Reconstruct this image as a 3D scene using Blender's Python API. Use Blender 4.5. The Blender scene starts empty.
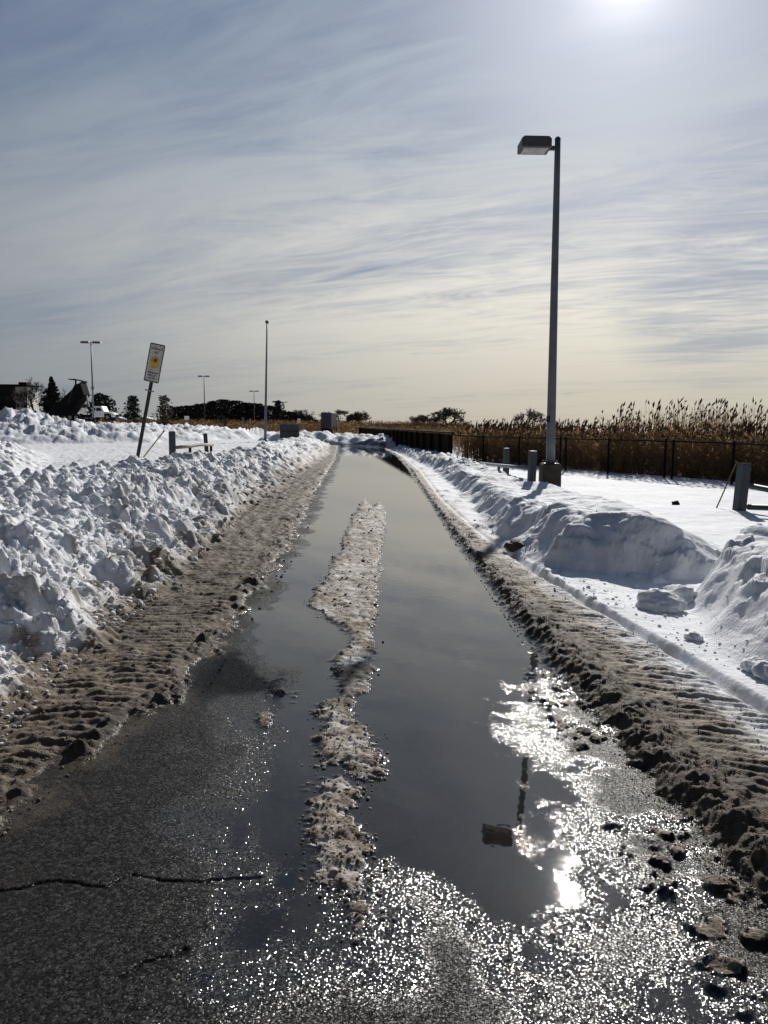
import bpy, bmesh, math, random
import numpy as np
from mathutils import Vector, Matrix, Quaternion
random.seed(7)
scene = bpy.context.scene
COL = scene.collection
R = math.radians

# ------------------------------------------------------------------ camera
F = 769.0; PITCH = R(6.45); YAW = R(1.34); ROLL = R(0.5); CH = 1.5
def ray(px, py):
    x, y = (px-384)/F, (512-py)/F
    c, s = math.cos(ROLL), math.sin(ROLL)
    x, y = c*x-s*y, s*x+c*y
    fwd = math.cos(PITCH)+y*math.sin(PITCH); up = y*math.cos(PITCH)-math.sin(PITCH)
    return (x*math.cos(YAW)+fwd*math.sin(YAW), -x*math.sin(YAW)+fwd*math.cos(YAW), up)
def at_y(px, py, Y):
    """point seen at that picture position when it stands Y metres down the road"""
    a = ray(px, py); t = Y/a[1]
    return Vector((a[0]*t, Y, CH+a[2]*t))
def base_s(x, y):
    return -0.22*(1-math.exp(-max(y, 0)/8))-0.03*max(-1.5, min(x, 3))
def at_g(px, py, dz=0.0):
    a = ray(px, py); t = 1.5
    for _ in range(40):
        t = (CH-base_s(a[0]*t, a[1]*t)-dz)/-a[2]
    return (a[0]*t, a[1]*t)

cam = bpy.data.cameras.new('camera'); co = bpy.data.objects.new('camera', cam); COL.objects.link(co)
cam.sensor_fit = 'VERTICAL'; cam.sensor_height = 36; cam.lens = F/1024*36
cam.clip_start = 0.05; cam.clip_end = 20000
co.matrix_world = Matrix.Translation((0, 0, CH)) @ Matrix.Rotation(-YAW, 4, 'Z') @ Matrix.Rotation(math.pi/2-PITCH, 4, 'X') @ Matrix.Rotation(ROLL, 4, 'Z')
scene.camera = co

# ------------------------------------------------------------------ light and sky
SUN_EL, SUN_AZ = R(28.2), R(17.5)
S = Vector((math.cos(SUN_EL)*math.sin(SUN_AZ), math.cos(SUN_EL)*math.cos(SUN_AZ), math.sin(SUN_EL)))
sl = bpy.data.lights.new('sun', 'SUN'); sl.energy = 4.8; sl.angle = R(0.55); sl.color = (1.0, 0.955, 0.89)
so = bpy.data.objects.new('sun', sl); COL.objects.link(so); so.rotation_euler = S.to_track_quat('Z', 'Y').to_euler()
so.location = (20, 60, 40)

class NT:
    def __init__(self, tree): self.t = tree; self.n = tree.nodes; self.l = tree.links
    def node(self, kind, props=None, **ins):
        nd = self.n.new(kind)
        for k, v in (props or {}).items(): setattr(nd, k, v)
        for k, v in ins.items():
            key = int(k[1:]) if k[0] == 'i' and k[1:].isdigit() else k.replace('_', ' ')
            self.put(nd.inputs[key], v)
        return nd
    def put(self, sock, v):
        if isinstance(v, bpy.types.NodeSocket): self.l.new(v, sock)
        elif isinstance(v, bpy.types.Node): self.l.new(v.outputs[0], sock)
        else:
            if sock.type == 'RGBA' and len(v) == 3: v = (*v, 1)
            sock.default_value = v
    def m(self, op, a, b=0.0, c=0.0, clamp=False):
        return self.node('ShaderNodeMath', dict(operation=op, use_clamp=clamp), i0=a, i1=b, i2=c).outputs[0]
    def vm(self, op, a, b=(0, 0, 0)):
        nd = self.node('ShaderNodeVectorMath', dict(operation=op), i0=a, i1=b)
        return nd.outputs['Value'] if op == 'DOT_PRODUCT' else nd.outputs[0]
    def mix(self, fac, a, b, blend='MIX'):
        nd = self.n.new('ShaderNodeMix'); nd.data_type = 'RGBA'; nd.blend_type = blend
        self.put(nd.inputs[0], fac); self.put(nd.inputs[6], a); self.put(nd.inputs[7], b)
        return nd.outputs[2]
    def ss(self, v, lo, hi):
        nd = self.node('ShaderNodeMapRange', dict(interpolation_type='SMOOTHSTEP'), i0=v, i1=lo, i2=hi, i3=0.0, i4=1.0)
        return nd.outputs[0]
    def noise(self, vec, scale, detail=4, rough=0.55, dist=0.0):
        return self.node('ShaderNodeTexNoise', dict(), Vector=vec, Scale=scale, Detail=detail, Roughness=rough, Distortion=dist).outputs[0]
    def xyz(self, x, y, z):
        return self.node('ShaderNodeCombineXYZ', None, i0=x, i1=y, i2=z).outputs[0]

w = bpy.data.worlds.new('World'); scene.world = w; w.use_nodes = True
T = NT(w.node_tree); T.n.clear()
out = T.node('ShaderNodeOutputWorld'); bg = T.node('ShaderNodeBackground')
sky = T.node('ShaderNodeTexSky', dict(sky_type='NISHITA', sun_disc=False, sun_elevation=SUN_EL, sun_rotation=SUN_AZ, altitude=5, air_density=1.0, dust_density=1.5, ozone_density=1.2))
tc = T.node('ShaderNodeTexCoord').outputs['Generated']
sep = T.node('ShaderNodeSeparateXYZ', None, i0=tc)
dx, dy, dz = sep.outputs
zc = T.m('MAXIMUM', dz, 0.0)
inv = T.m('DIVIDE', 1.0, T.m('ADD', zc, 0.09))
pu = T.m('MULTIPLY', dx, inv); pv = T.m('MULTIPLY', dy, inv)
def plane(ang, su, sv, off=0.0):
    c, s = math.cos(R(ang)), math.sin(R(ang))
    u = T.m('ADD', T.m('MULTIPLY', pu, c), T.m('MULTIPLY', pv, s))
    v = T.m('SUBTRACT', T.m('MULTIPLY', pv, c), T.m('MULTIPLY', pu, s))
    return T.xyz(T.m('MULTIPLY', u, su), T.m('MULTIPLY', v, sv), off)
dot = T.m('MAXIMUM', T.vm('DOT_PRODUCT', tc, tuple(S)), 0.0)
glow = lambda k: T.m('POWER', dot, k)
veil = T.noise(plane(-30, 0.30, 0.75, 3.7), 1.0, 5, 0.5, 0.5)
streak = T.noise(plane(-32, 0.45, 2.0, 1.3), 1.0, 7, 0.62, 0.5)
wisp = T.noise(plane(-24, 0.9, 2.8, 8.1), 1.3, 8, 0.66, 2.0)
cover = T.m('ADD', T.m('MULTIPLY', veil, 0.55), T.m('ADD', T.m('ADD', 0.48, T.m('MULTIPLY', T.m('SUBTRACT', T.m('ADD', T.m('MULTIPLY', streak, 0.46), T.m('MULTIPLY', wisp, 0.50)), 0.48), T.m('ADD', 0.40, T.m('MULTIPLY', T.ss(dx, -0.35, 0.15), 0.75)))), 0.0))
low = T.m('POWER', 2.718, T.m('MULTIPLY', zc, -4.2))           # thicker air and cloud near the horizon
cm = T.ss(T.m('SUBTRACT', T.m('ADD', T.m('ADD', cover, T.m('MULTIPLY', low, 0.20)), T.m('MULTIPLY', glow(5.0), 0.06)), T.m('MULTIPLY', T.ss(zc, 0.18, 0.55), 0.16)), 0.58, 0.98)
D_ = Vector(ray(712, 300)).normalized()            # a gap in the cirrus with blue behind
gap = T.m('MULTIPLY', T.ss(T.vm('DOT_PRODUCT', tc, tuple(D_)), 0.9915, 0.9995), T.ss(T.m('ADD', streak, T.m('MULTIPLY', wisp, 0.6)), 1.05, 0.62))
cm = T.m('MULTIPLY', cm, T.m('SUBTRACT', 1.0, T.m('MULTIPLY', gap, 0.85)))
clear = T.mix(0.5, T.vm('MULTIPLY', sky.outputs[0], (0.030, 0.034, 0.040)), (0.125, 0.19, 0.33))
side = T.m('ADD', T.m('MULTIPLY', glow(3.0), 0.62), 0.34)      # thin cloud is brighter towards the sun
cloud = T.vm('MULTIPLY', T.mix(T.m('MULTIPLY', T.m('POWER', 2.718, T.m('MULTIPLY', zc, -5.5)), T.m('MULTIPLY', glow(4.0), 1.7), clamp=True), (0.415, 0.505, 0.615), (0.70, 0.645, 0.53)), T.xyz(side, side, side))
skyc = T.mix(cm, clear, cloud)
def addglow(c, k, col, st):
    g = T.m('MULTIPLY', glow(k), st)
    return T.vm('ADD', c, T.vm('MULTIPLY', T.xyz(g, g, g), col))
band = T.m('MULTIPLY', T.m('POWER', 2.718, T.m('MULTIPLY', -1.0, T.m('POWER', T.m('DIVIDE', T.m('SUBTRACT', zc, 0.16), 0.12), 2.0))), T.m('MULTIPLY', glow(6.0), T.m('MULTIPLY', cm, 0.85)))
skyc = T.vm('ADD', skyc, T.vm('MULTIPLY', T.xyz(band, band, band), (0.60, 0.52, 0.38)))
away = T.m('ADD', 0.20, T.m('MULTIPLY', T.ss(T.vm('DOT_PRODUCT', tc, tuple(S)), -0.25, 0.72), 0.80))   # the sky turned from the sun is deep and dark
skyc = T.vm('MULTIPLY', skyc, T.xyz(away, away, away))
skyc = addglow(skyc, 14, (0.95, 1.0, 1.15), 0.03)
skyc = addglow(skyc, 90, (0.98, 0.97, 1.16), 0.17)
skyc = addglow(skyc, 900, (1.0, 0.98, 0.98), 0.45)
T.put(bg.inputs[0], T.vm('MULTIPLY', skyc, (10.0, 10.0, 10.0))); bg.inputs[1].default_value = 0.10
T.l.new(bg.outputs[0], out.inputs[0])
w.cycles.sampling_method = 'MANUAL'; w.cycles.sample_map_resolution = 512

scene.view_settings.view_transform = 'Standard'; scene.view_settings.look = 'None'
scene.view_settings.exposure = 0.0; scene.view_settings.gamma = 1.0
scene.cycles.max_bounces = 6; scene.cycles.diffuse_bounces = 2; scene.cycles.sample_clamp_indirect = 4.0; scene.cycles.caustics_reflective = False; scene.cycles.caustics_refractive = False

# ------------------------------------------------------------------ materials
def new_mat(name):
    m = bpy.data.materials.new(name); m.use_nodes = True
    t = NT(m.node_tree); b = t.n['Principled BSDF']
    return m, t, b
def plain(name, col, rough=0.6, metal=0.0, var=0.25, scale=6.0, bump=0.0):
    m, t, b = new_mat(name)
    pos = t.node('ShaderNodeTexCoord').outputs['Object']
    n = t.noise(pos, scale, 5, 0.6)
    dark = tuple(c*(1-var) for c in col); lite = tuple(min(1, c*(1+var)) for c in col)
    t.put(b.inputs['Base Color'], t.mix(t.ss(n, 0.3, 0.7), dark, lite))
    b.inputs['Roughness'].default_value = rough; b.inputs['Metallic'].default_value = metal
    if bump:
        bp = t.node('ShaderNodeBump', None, Strength=bump, Distance=0.02, Height=t.noise(pos, scale*5, 4))
        t.put(b.inputs['Normal'], bp)
    if rough > .84: b.inputs['Specular IOR Level'].default_value = 0.05
    return m
M = {}
M['pole'] = plain('painted_pole_grey', (0.15, 0.168, 0.195), 0.55, 0.2, 0.15, 3)
M['lamp_head'] = plain('lamp_head_grey', (0.10, 0.10, 0.115), 0.55, 0.2, 0.15, 4)
M['lens'] = plain('lamp_lens', (0.45, 0.43, 0.40), 0.25, 0, 0.25, 5)
M['dark'] = plain('dark_metal', (0.03, 0.03, 0.033), 0.55, 0.4, 0.2, 8)
M['fence'] = plain('black_fence_paint', (0.012, 0.012, 0.012), 0.95, 0.0, 0.2, 8)
M['rust'] = plain('rusty_steel', (0.16, 0.085, 0.05), 0.8, 0.1, 0.4, 10, 0.3)
M['galv'] = plain('galvanised_steel', (0.22, 0.25, 0.28), 0.5, 0.5, 0.2, 9)
M['concrete'] = plain('concrete', (0.075, 0.066, 0.055), 0.95, 0, 0.25, 5, 0.5)
M['bollard'] = plain('blue_grey_paint', (0.032, 0.043, 0.06), 0.55, 0.0, 0.2, 7, 0.15)
M['wood'] = plain('weathered_wood', (0.30, 0.25, 0.19), 0.8, 0, 0.3, 9, 0.4)
M['darkwood'] = plain('dark_wood', (0.030, 0.024, 0.018), 0.9, 0, 0.4, 4, 0.4)
M['capwood'] = plain('pale_wood_cap', (0.085, 0.07, 0.052), 0.85, 0, 0.3, 4, 0.3)
M['bark'] = plain('grey_bark', (0.085, 0.07, 0.06), 0.9, 0, 0.3, 3)
M['twig'] = plain('brown_twigs', (0.13, 0.108, 0.09), 0.9, 0, 0.3, 3)
M['pine'] = plain('dark_evergreen', (0.035, 0.048, 0.032), 0.8, 0, 0.45, 1.2)
M['brush'] = plain('bronze_evergreen', (0.085, 0.075, 0.038), 0.8, 0, 0.45, 1.2)
M['wood_far'] = plain('winter_wood', (0.060, 0.052, 0.043), 0.9, 0, 0.4, 0.4)
M['reed'] = plain('dry_reed', (0.32, 0.215, 0.115), 1.0, 0, 0.35, 0.6)
M['plume'] = plain('reed_plume', (0.15, 0.108, 0.075), 0.9, 0, 0.3, 1.5)
M['white'] = plain('white_paint', (0.80, 0.81, 0.81), 0.5, 0, 0.12, 3)
M['sign'] = plain('dirty_white_sign', (0.50, 0.49, 0.45), 0.5, 0, 0.15, 9)
M['ink'] = plain('faded_black_ink', (0.05, 0.05, 0.055), 0.6, 0, 0.3, 20)
M['amber'] = plain('amber_print', (0.62, 0.34, 0.03), 0.5, 0, 0.2, 12)
M['glass'] = plain('dark_glass', (0.02, 0.025, 0.03), 0.08, 0, 0.1, 3)
M['rubber'] = plain('black_rubber', (0.02, 0.02, 0.02), 0.85, 0, 0.2, 8)
M['truck_black'] = plain('black_truck_paint', (0.010, 0.010, 0.011), 0.9, 0, 0.2, 2)
M['rustred'] = plain('dull_red_paint', (0.16, 0.03, 0.025), 0.6, 0, 0.25, 3)
M['navy'] = plain('navy_paint', (0.02, 0.028, 0.045), 0.5, 0, 0.2, 2)
M['greyside'] = plain('grey_panel', (0.035, 0.038, 0.045), 0.9, 0, 0.15, 2)
M['brownwall'] = plain('brown_wall', (0.16, 0.105, 0.065), 0.85, 0, 0.25, 1)
M['darkwall'] = plain('dark_wall', (0.025, 0.025, 0.028), 0.8, 0, 0.25, 1)
M['snowcap'] = plain('snow_cap', (0.80, 0.82, 0.85), 0.7, 0, 0.03, 3)

for key in ('reed', 'plume'):
    t = NT(M[key].node_tree); b = t.n['Principled BSDF']; o_ = t.n['Material Output']
    src = b.inputs['Base Color'].links[0].from_socket
    tl = t.node('ShaderNodeBsdfTranslucent', None, Color=src)
    mx = t.node('ShaderNodeMixShader', None, i0=0.45, i1=b.outputs[0], i2=tl.outputs[0])
    t.l.new(mx.outputs[0], o_.inputs['Surface'])
def snow_material():
    m, t, b = new_mat('snow')
    pos = t.node('ShaderNodeNewGeometry').outputs['Position']
    dirt = t.node('ShaderNodeAttribute', dict(attribute_name='dirt')).outputs['Fac']
    n1 = t.noise(pos, 9.0, 8, 0.65); n2 = t.noise(pos, 55.0, 5, 0.7); n3 = t.noise(pos, 1.3, 4, 0.6)
    d = t.m('ADD', dirt, t.m('MULTIPLY', t.m('MULTIPLY', t.m('SUBTRACT', t.m('ADD', t.m('MULTIPLY', n1, 0.6), t.m('MULTIPLY', n2, 0.4)), 0.5), 2.2), t.m('MULTIPLY', t.m('ADD', dirt, 0.04), t.m('SUBTRACT', 1.35, dirt))), clamp=True)
    ramp = t.n.new('ShaderNodeValToRGB'); cr = ramp.color_ramp
    cr.elements[0].position = 0; cr.elements[0].color = (0.80, 0.825, 0.865, 1)
    cr.elements[1].position = 1; cr.elements[1].color = (0.055, 0.043, 0.032, 1)
    for p, c in ((0.22, (0.56, 0.54, 0.51)), (0.5, (0.235, 0.190, 0.142)), (0.78, (0.110, 0.084, 0.060))):
        e = cr.elements.new(p); e.color = (*c, 1)
    t.l.new(d, ramp.inputs[0])
    t.put(b.inputs['Base Color'], ramp.outputs[0])
    t.put(b.inputs['Roughness'], t.m('SUBTRACT', 0.75, t.m('MULTIPLY', d, 0.12)))
    b.inputs['Specular IOR Level'].default_value = 0.13
    h = t.m('ADD', t.m('MULTIPLY', t.noise(pos, 26, 6, 0.6), 1.0), t.m('MULTIPLY', t.noise(pos, 110, 4, 0.6), t.m('ADD', 0.25, t.m('MULTIPLY', dirt, 0.5))))
    bp = t.node('ShaderNodeBump', None, Strength=0.55, Distance=0.03, Height=h)
    t.put(b.inputs['Normal'], bp)
    return m
M['snow'] = snow_material()

def road_material():
    m, t, b = new_mat('wet_asphalt')
    pos = t.node('ShaderNodeNewGeometry').outputs['Position']
    wet = t.node('ShaderNodeAttribute', dict(attribute_name='wet')).outputs['Fac']
    dirt = t.node('ShaderNodeAttribute', dict(attribute_name='dirt')).outputs['Fac']
    crack = t.node('ShaderNodeAttribute', dict(attribute_name='crack')).outputs['Fac']
    flat = t.vm('MULTIPLY', pos, (1, 1, 0))
    nz = t.noise(pos, 7, 6, 0.7)
    grit = t.noise(pos, 120, 3, 0.7)
    lv = t.m('ADD', wet, t.m('ADD', t.m('MULTIPLY', t.m('SUBTRACT', nz, 0.5), 0.85), t.m('MULTIPLY', t.m('SUBTRACT', grit, 0.5), 0.75)))
    water = t.ss(lv, 0.47, 0.57)
    damp = t.ss(t.m('ADD', wet, t.m('MULTIPLY', t.m('SUBTRACT', nz, 0.5), 0.35)), 0.08, 0.34)
    vor = t.node('ShaderNodeTexVoronoi', dict(feature='F1'), Vector=flat, Scale=85.0, Randomness=1.0)
    vor2 = t.node('ShaderNodeTexVoronoi', dict(feature='F1'), Vector=flat, Scale=190.0, Randomness=1.0)
    cellc = t.node('ShaderNodeSeparateColor', None, i0=vor.outputs['Color']).outputs[0]
    stone = t.mix(t.m('MULTIPLY', t.ss(cellc, 0.45, 1.0), 0.55), (0.011, 0.011, 0.0115), (0.075, 0.070, 0.064))
    stone = t.mix(t.m('MULTIPLY', t.ss(t.noise(pos, 1.1, 5, 0.65), 0.42, 0.75), 0.25), stone, (0.040, 0.035, 0.029))
    silt = t.mix(t.ss(t.noise(t.vm('MULTIPLY', pos, (1.6, 0.55, 0)), 1.6, 6, 0.6, 0.6), 0.35, 0.7), (0.003, 0.003, 0.003), (0.024, 0.0215, 0.017))
    colr = t.mix(t.m('MULTIPLY', water, 0.8), stone, silt)
    colr = t.mix(t.m('MULTIPLY', dirt, 0.9, clamp=True), colr, (0.10, 0.080, 0.058))
    colr = t.mix(t.m('MULTIPLY', crack, t.m('SUBTRACT', 1.0, water)), colr, (0.004, 0.004, 0.004))
    t.put(b.inputs['Base Color'], colr)
    rg = t.m('SUBTRACT', t.m('ADD', 0.30, t.m('MULTIPLY', grit, 0.12)), t.m('MULTIPLY', damp, 0.27))
    t.put(b.inputs['Roughness'], t.m('ADD', t.m('MULTIPLY', rg, t.m('SUBTRACT', 1.0, water)), t.m('MULTIPLY', water, 0.022)))
    t.put(b.inputs['Specular IOR Level'], t.m('ADD', 0.05, t.m('MULTIPLY', t.m('MAXIMUM', damp, water), 0.47)))
    b.inputs['IOR'].default_value = 1.46
    # every wet stone is a small facet tilted its own way
    vf = t.node('ShaderNodeTexVoronoi', dict(feature='F1'), Vector=flat, Scale=230.0, Randomness=1.0)
    tilt = t.vm('SUBTRACT', vf.outputs['Color'], (0.5, 0.5, 0.5))
    k = t.m('MULTIPLY', t.m('SUBTRACT', 1.0, t.ss(water, 0.75, 1.0)), 0.56)
    tilt = t.vm('MULTIPLY', t.vm('MULTIPLY', tilt, (1, 1, 0)), t.xyz(k, k, 0.0))
    h = t.m('SUBTRACT', t.m('SUBTRACT', 1.0, t.m('POWER', vor.outputs['Distance'], 1.3)), t.m('MULTIPLY', vor2.outputs['Distance'], 0.5))
    h = t.m('SUBTRACT', h, t.m('MULTIPLY', crack, 1.5))
    st = t.m('MULTIPLY', t.m('SUBTRACT', 1.0, t.ss(water, 0.55, 1.0)), 0.22)
    nrm0 = t.vm('NORMALIZE', t.vm('ADD', t.node('ShaderNodeNewGeometry').outputs['Normal'], tilt))
    bp = t.node('ShaderNodeBump', None, Strength=st, Distance=0.005, Height=h, Normal=nrm0)
    # very faint ripple on standing water
    rp = t.node('ShaderNodeBump', None, Strength=t.m('MULTIPLY', water, 0.04), Distance=0.01, Height=t.noise(pos, 9, 2, 0.5), Normal=bp.outputs[0])
    t.put(b.inputs['Normal'], rp)
    return m
M['road'] = road_material()

# ------------------------------------------------------------------ numpy noise
def _h(ix, iy, k):
    with np.errstate(over='ignore'):
        n = ix.astype(np.int32).view(np.uint32)*np.uint32(374761393) + iy.astype(np.int32).view(np.uint32)*np.uint32(668265263) + np.uint32((k*2654435761) & 0xffffffff)
        n = (n ^ (n >> np.uint32(13)))*np.uint32(1274126177)
        n = (n ^ (n >> np.uint32(16)))*np.uint32(2246822519)
        n = n ^ (n >> np.uint32(15))
    return (n & np.uint32(0xffffff))*(1.0/0x1000000)
def vnoise(x, y, k=0):
    ix, iy = np.floor(x), np.floor(y); fx, fy = x-ix, y-iy
    def g(a, b):
        t = 6.2832*_h(ix+a, iy+b, k); return np.cos(t)*(fx-a)+np.sin(t)*(fy-b)
    ux = fx*fx*fx*(fx*(fx*6-15)+10); uy = fy*fy*fy*(fy*(fy*6-15)+10)
    a = g(0, 0)*(1-ux)+g(1, 0)*ux; b = g(0, 1)*(1-ux)+g(1, 1)*ux
    return (a*(1-uy)+b*uy)*1.5          # about -1..1
def fbm(x, y, s, o=4, k=0, r=0.5):
    v = np.zeros_like(x); a = 1.0
    for i in range(o):
        v += a*vnoise(x*s+17.3*i, y*s-9.1*i, k+i); s *= 2.03; a *= r
    return v
def clods(x, y, cell, k=0, fill=0.8, rmin=0.3, rmax=0.75, pw=0.68):
    """height of rounded, knobbly lumps about one cell across"""
    x = x+0.30*cell*vnoise(x/cell*1.7, y/cell*1.7, k+50); y = y+0.30*cell*vnoise(x/cell*1.7+9, y/cell*1.7, k+51)
    X, Y = x/cell, y/cell; ix, iy = np.floor(X), np.floor(Y); out = np.zeros_like(X)
    for a in (-1, 0, 1):
        for b in (-1, 0, 1):
            jx, jy = ix+a, iy+b
            r = rmin+(rmax-rmin)*_h(jx, jy, k+2)
            on = _h(jx, jy, k+3) < fill
            an = 6.283*_h(jx, jy, k+4); st = 0.65+0.7*_h(jx, jy, k+5)
            ddx = X-(jx+_h(jx, jy, k)); ddy = Y-(jy+_h(jx, jy, k+1))
            u = (ddx*np.cos(an)+ddy*np.sin(an))*st; v = (ddy*np.cos(an)-ddx*np.sin(an))/st
            q = 1-(u*u+v*v)/(r*r)
            out = np.maximum(out, np.where(on, r*np.clip(q, 0, None)**pw, 0))
    return out*cell
def blocks(x, y, cell, k=0, tilt=0.5):
    """broken snow: every cell a facet with its own height and tilt"""
    x = x+0.22*cell*vnoise(x/cell*2.1, y/cell*2.1, k+60); y = y+0.22*cell*vnoise(x/cell*2.1+5, y/cell*2.1, k+61)
    X, Y = x/cell, y/cell; ix, iy = np.floor(X), np.floor(Y); best = np.full_like(X, 9.0); out = np.zeros_like(X)
    for a in (-1, 0, 1):
        for b in (-1, 0, 1):
            jx, jy = ix+a, iy+b; ddx = X-(jx+_h(jx, jy, k)); ddy = Y-(jy+_h(jx, jy, k+1)); q = ddx*ddx+ddy*ddy
            v = (_h(jx, jy, k+2)-0.5)+tilt*((_h(jx, jy, k+3)-0.5)*ddx+(_h(jx, jy, k+4)-0.5)*ddy)*2
            m_ = q < best; best = np.where(m_, q, best); out = np.where(m_, v, out)
    return out*cell
def ss(v, lo, hi):
    t = np.clip((v-lo)/(hi-lo), 0, 1); return t*t*(3-2*t)
def sdf(x, y, poly):
    """signed distance, positive inside the polygon"""
    d = np.full(x.shape, 1e9); inside = np.zeros(x.shape, bool); n = len(poly)
    for i in range(n):
        ax, ay = poly[i]; bx, by = poly[(i+1) % n]
        ex, ey = bx-ax, by-ay; px, py = x-ax, y-ay
        t = np.clip((px*ex+py*ey)/(ex*ex+ey*ey), 0, 1)
        d = np.minimum(d, (px-ex*t)**2+(py-ey*t)**2)
        if ey != 0:
            c = (ay <= y) != (by <= y)
            inside ^= c & (x < ax+(y-ay)*ex/ey)
    d = np.sqrt(d)
    return np.where(inside, d, -d)

# ------------------------------------------------------------------ the lie of the land
I = np.interp
def fx(y, tab): return I(y, [a for a, _ in tab], [b for _, b in tab])
XR = [(0, 1.34), (2.34, 1.33), (3.1, 1.30), (3.9, 1.29), (4.8, 1.26), (6.6, 1.27), (8.6, 1.31), (11.3, 1.33), (17.8, 1.46), (30, 1.72), (43, 1.75), (62, 1.2)]
XL = [(0, -1.42), (2.8, -1.38), (3.3, -1.34), (3.75, -1.23), (4.4, -1.03), (5.6, -1.04), (7.4, -1.01), (10, -1.0), (12, -1.05), (17, -1.2), (37, -1.5), (62, -2.3)]
TL = [(0, -1.66), (3.6, -1.76), (4.5, -1.83), (5.5, -1.87), (7.35, -1.90), (10.3, -2.04), (14.5, -2.19), (23, -2.31), (43, -2.10), (62, -2.9)]
GR = [(0, 2.46), (4.3, 2.36), (5.4, 2.30), (6.9, 2.15), (9, 1.98), (12, 1.84), (18, 1.80), (30, 2.15), (43, 2.1), (62, 1.6)]
RIDGE = [(2.06, 8.93), (2.10, 12), (2.46, 18), (2.75, 31), (2.35, 43), (1.75, 55), (2.7, 58), (3.9, 56), (4.2, 44), (4.4, 30), (4.6, 20), (5.3, 13), (5.0, 9.7), (3.95, 8.15), (3.18, 8.3), (2.71, 8.69)]
MOUND = [(3.25, 7.5), (2.86, 6.4), (2.70, 5.5), (2.62, 4.6), (2.66, 2.0), (2.7, -6), (8, -6), (8, 9.0), (5.3, 9.4), (4.2, 8.3), (3.6, 7.9)]
FAR = [(-70, 46), (-30, 48), (-21, 51), (-16, 58), (-12, 74), (-11, 96), (-90, 100), (-90, 46)]
PILE = (-25.2, 57.0)
ENDB = [(-9, 66), (-2.2, 63), (2.0, 61), (5, 60), (8, 64), (4, 70), (-3, 72), (-9, 73)]
def px_poly(pts): return [at_g(*p) for p in pts]
STRIPS = [px_poly(p) for p in (
    [(358, 507), (364, 498), (372, 508), (379, 500), (386, 512), (383, 545), (378, 600), (374, 692), (338, 700), (330, 664), (348, 640), (334, 626), (304, 606), (320, 583), (340, 545), (350, 520)],
    [(315, 704), (350, 699), (356, 720), (380, 735), (383, 775), (352, 800), (345, 768), (317, 768)],
    [(309, 785), (345, 774), (362, 788), (354, 820), (376, 850), (370, 930), (351, 948), (344, 900), (304, 890), (303, 840)],
    [(262, 682), (286, 678), (284, 694), (268, 697)], [(254, 712), (271, 712), (268, 727), (256, 727)], [(288, 692), (301, 690), (299, 706), (292, 708)])]
CRACKS = [[at_g(*p) for p in c] for c in ([(-60, 893), (0, 890), (45, 882), (75, 883), (105, 886), (135, 874), (160, 879), (215, 881), (260, 879)],
          [(120, 975), (150, 958), (175, 950), (190, 948)])]

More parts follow.
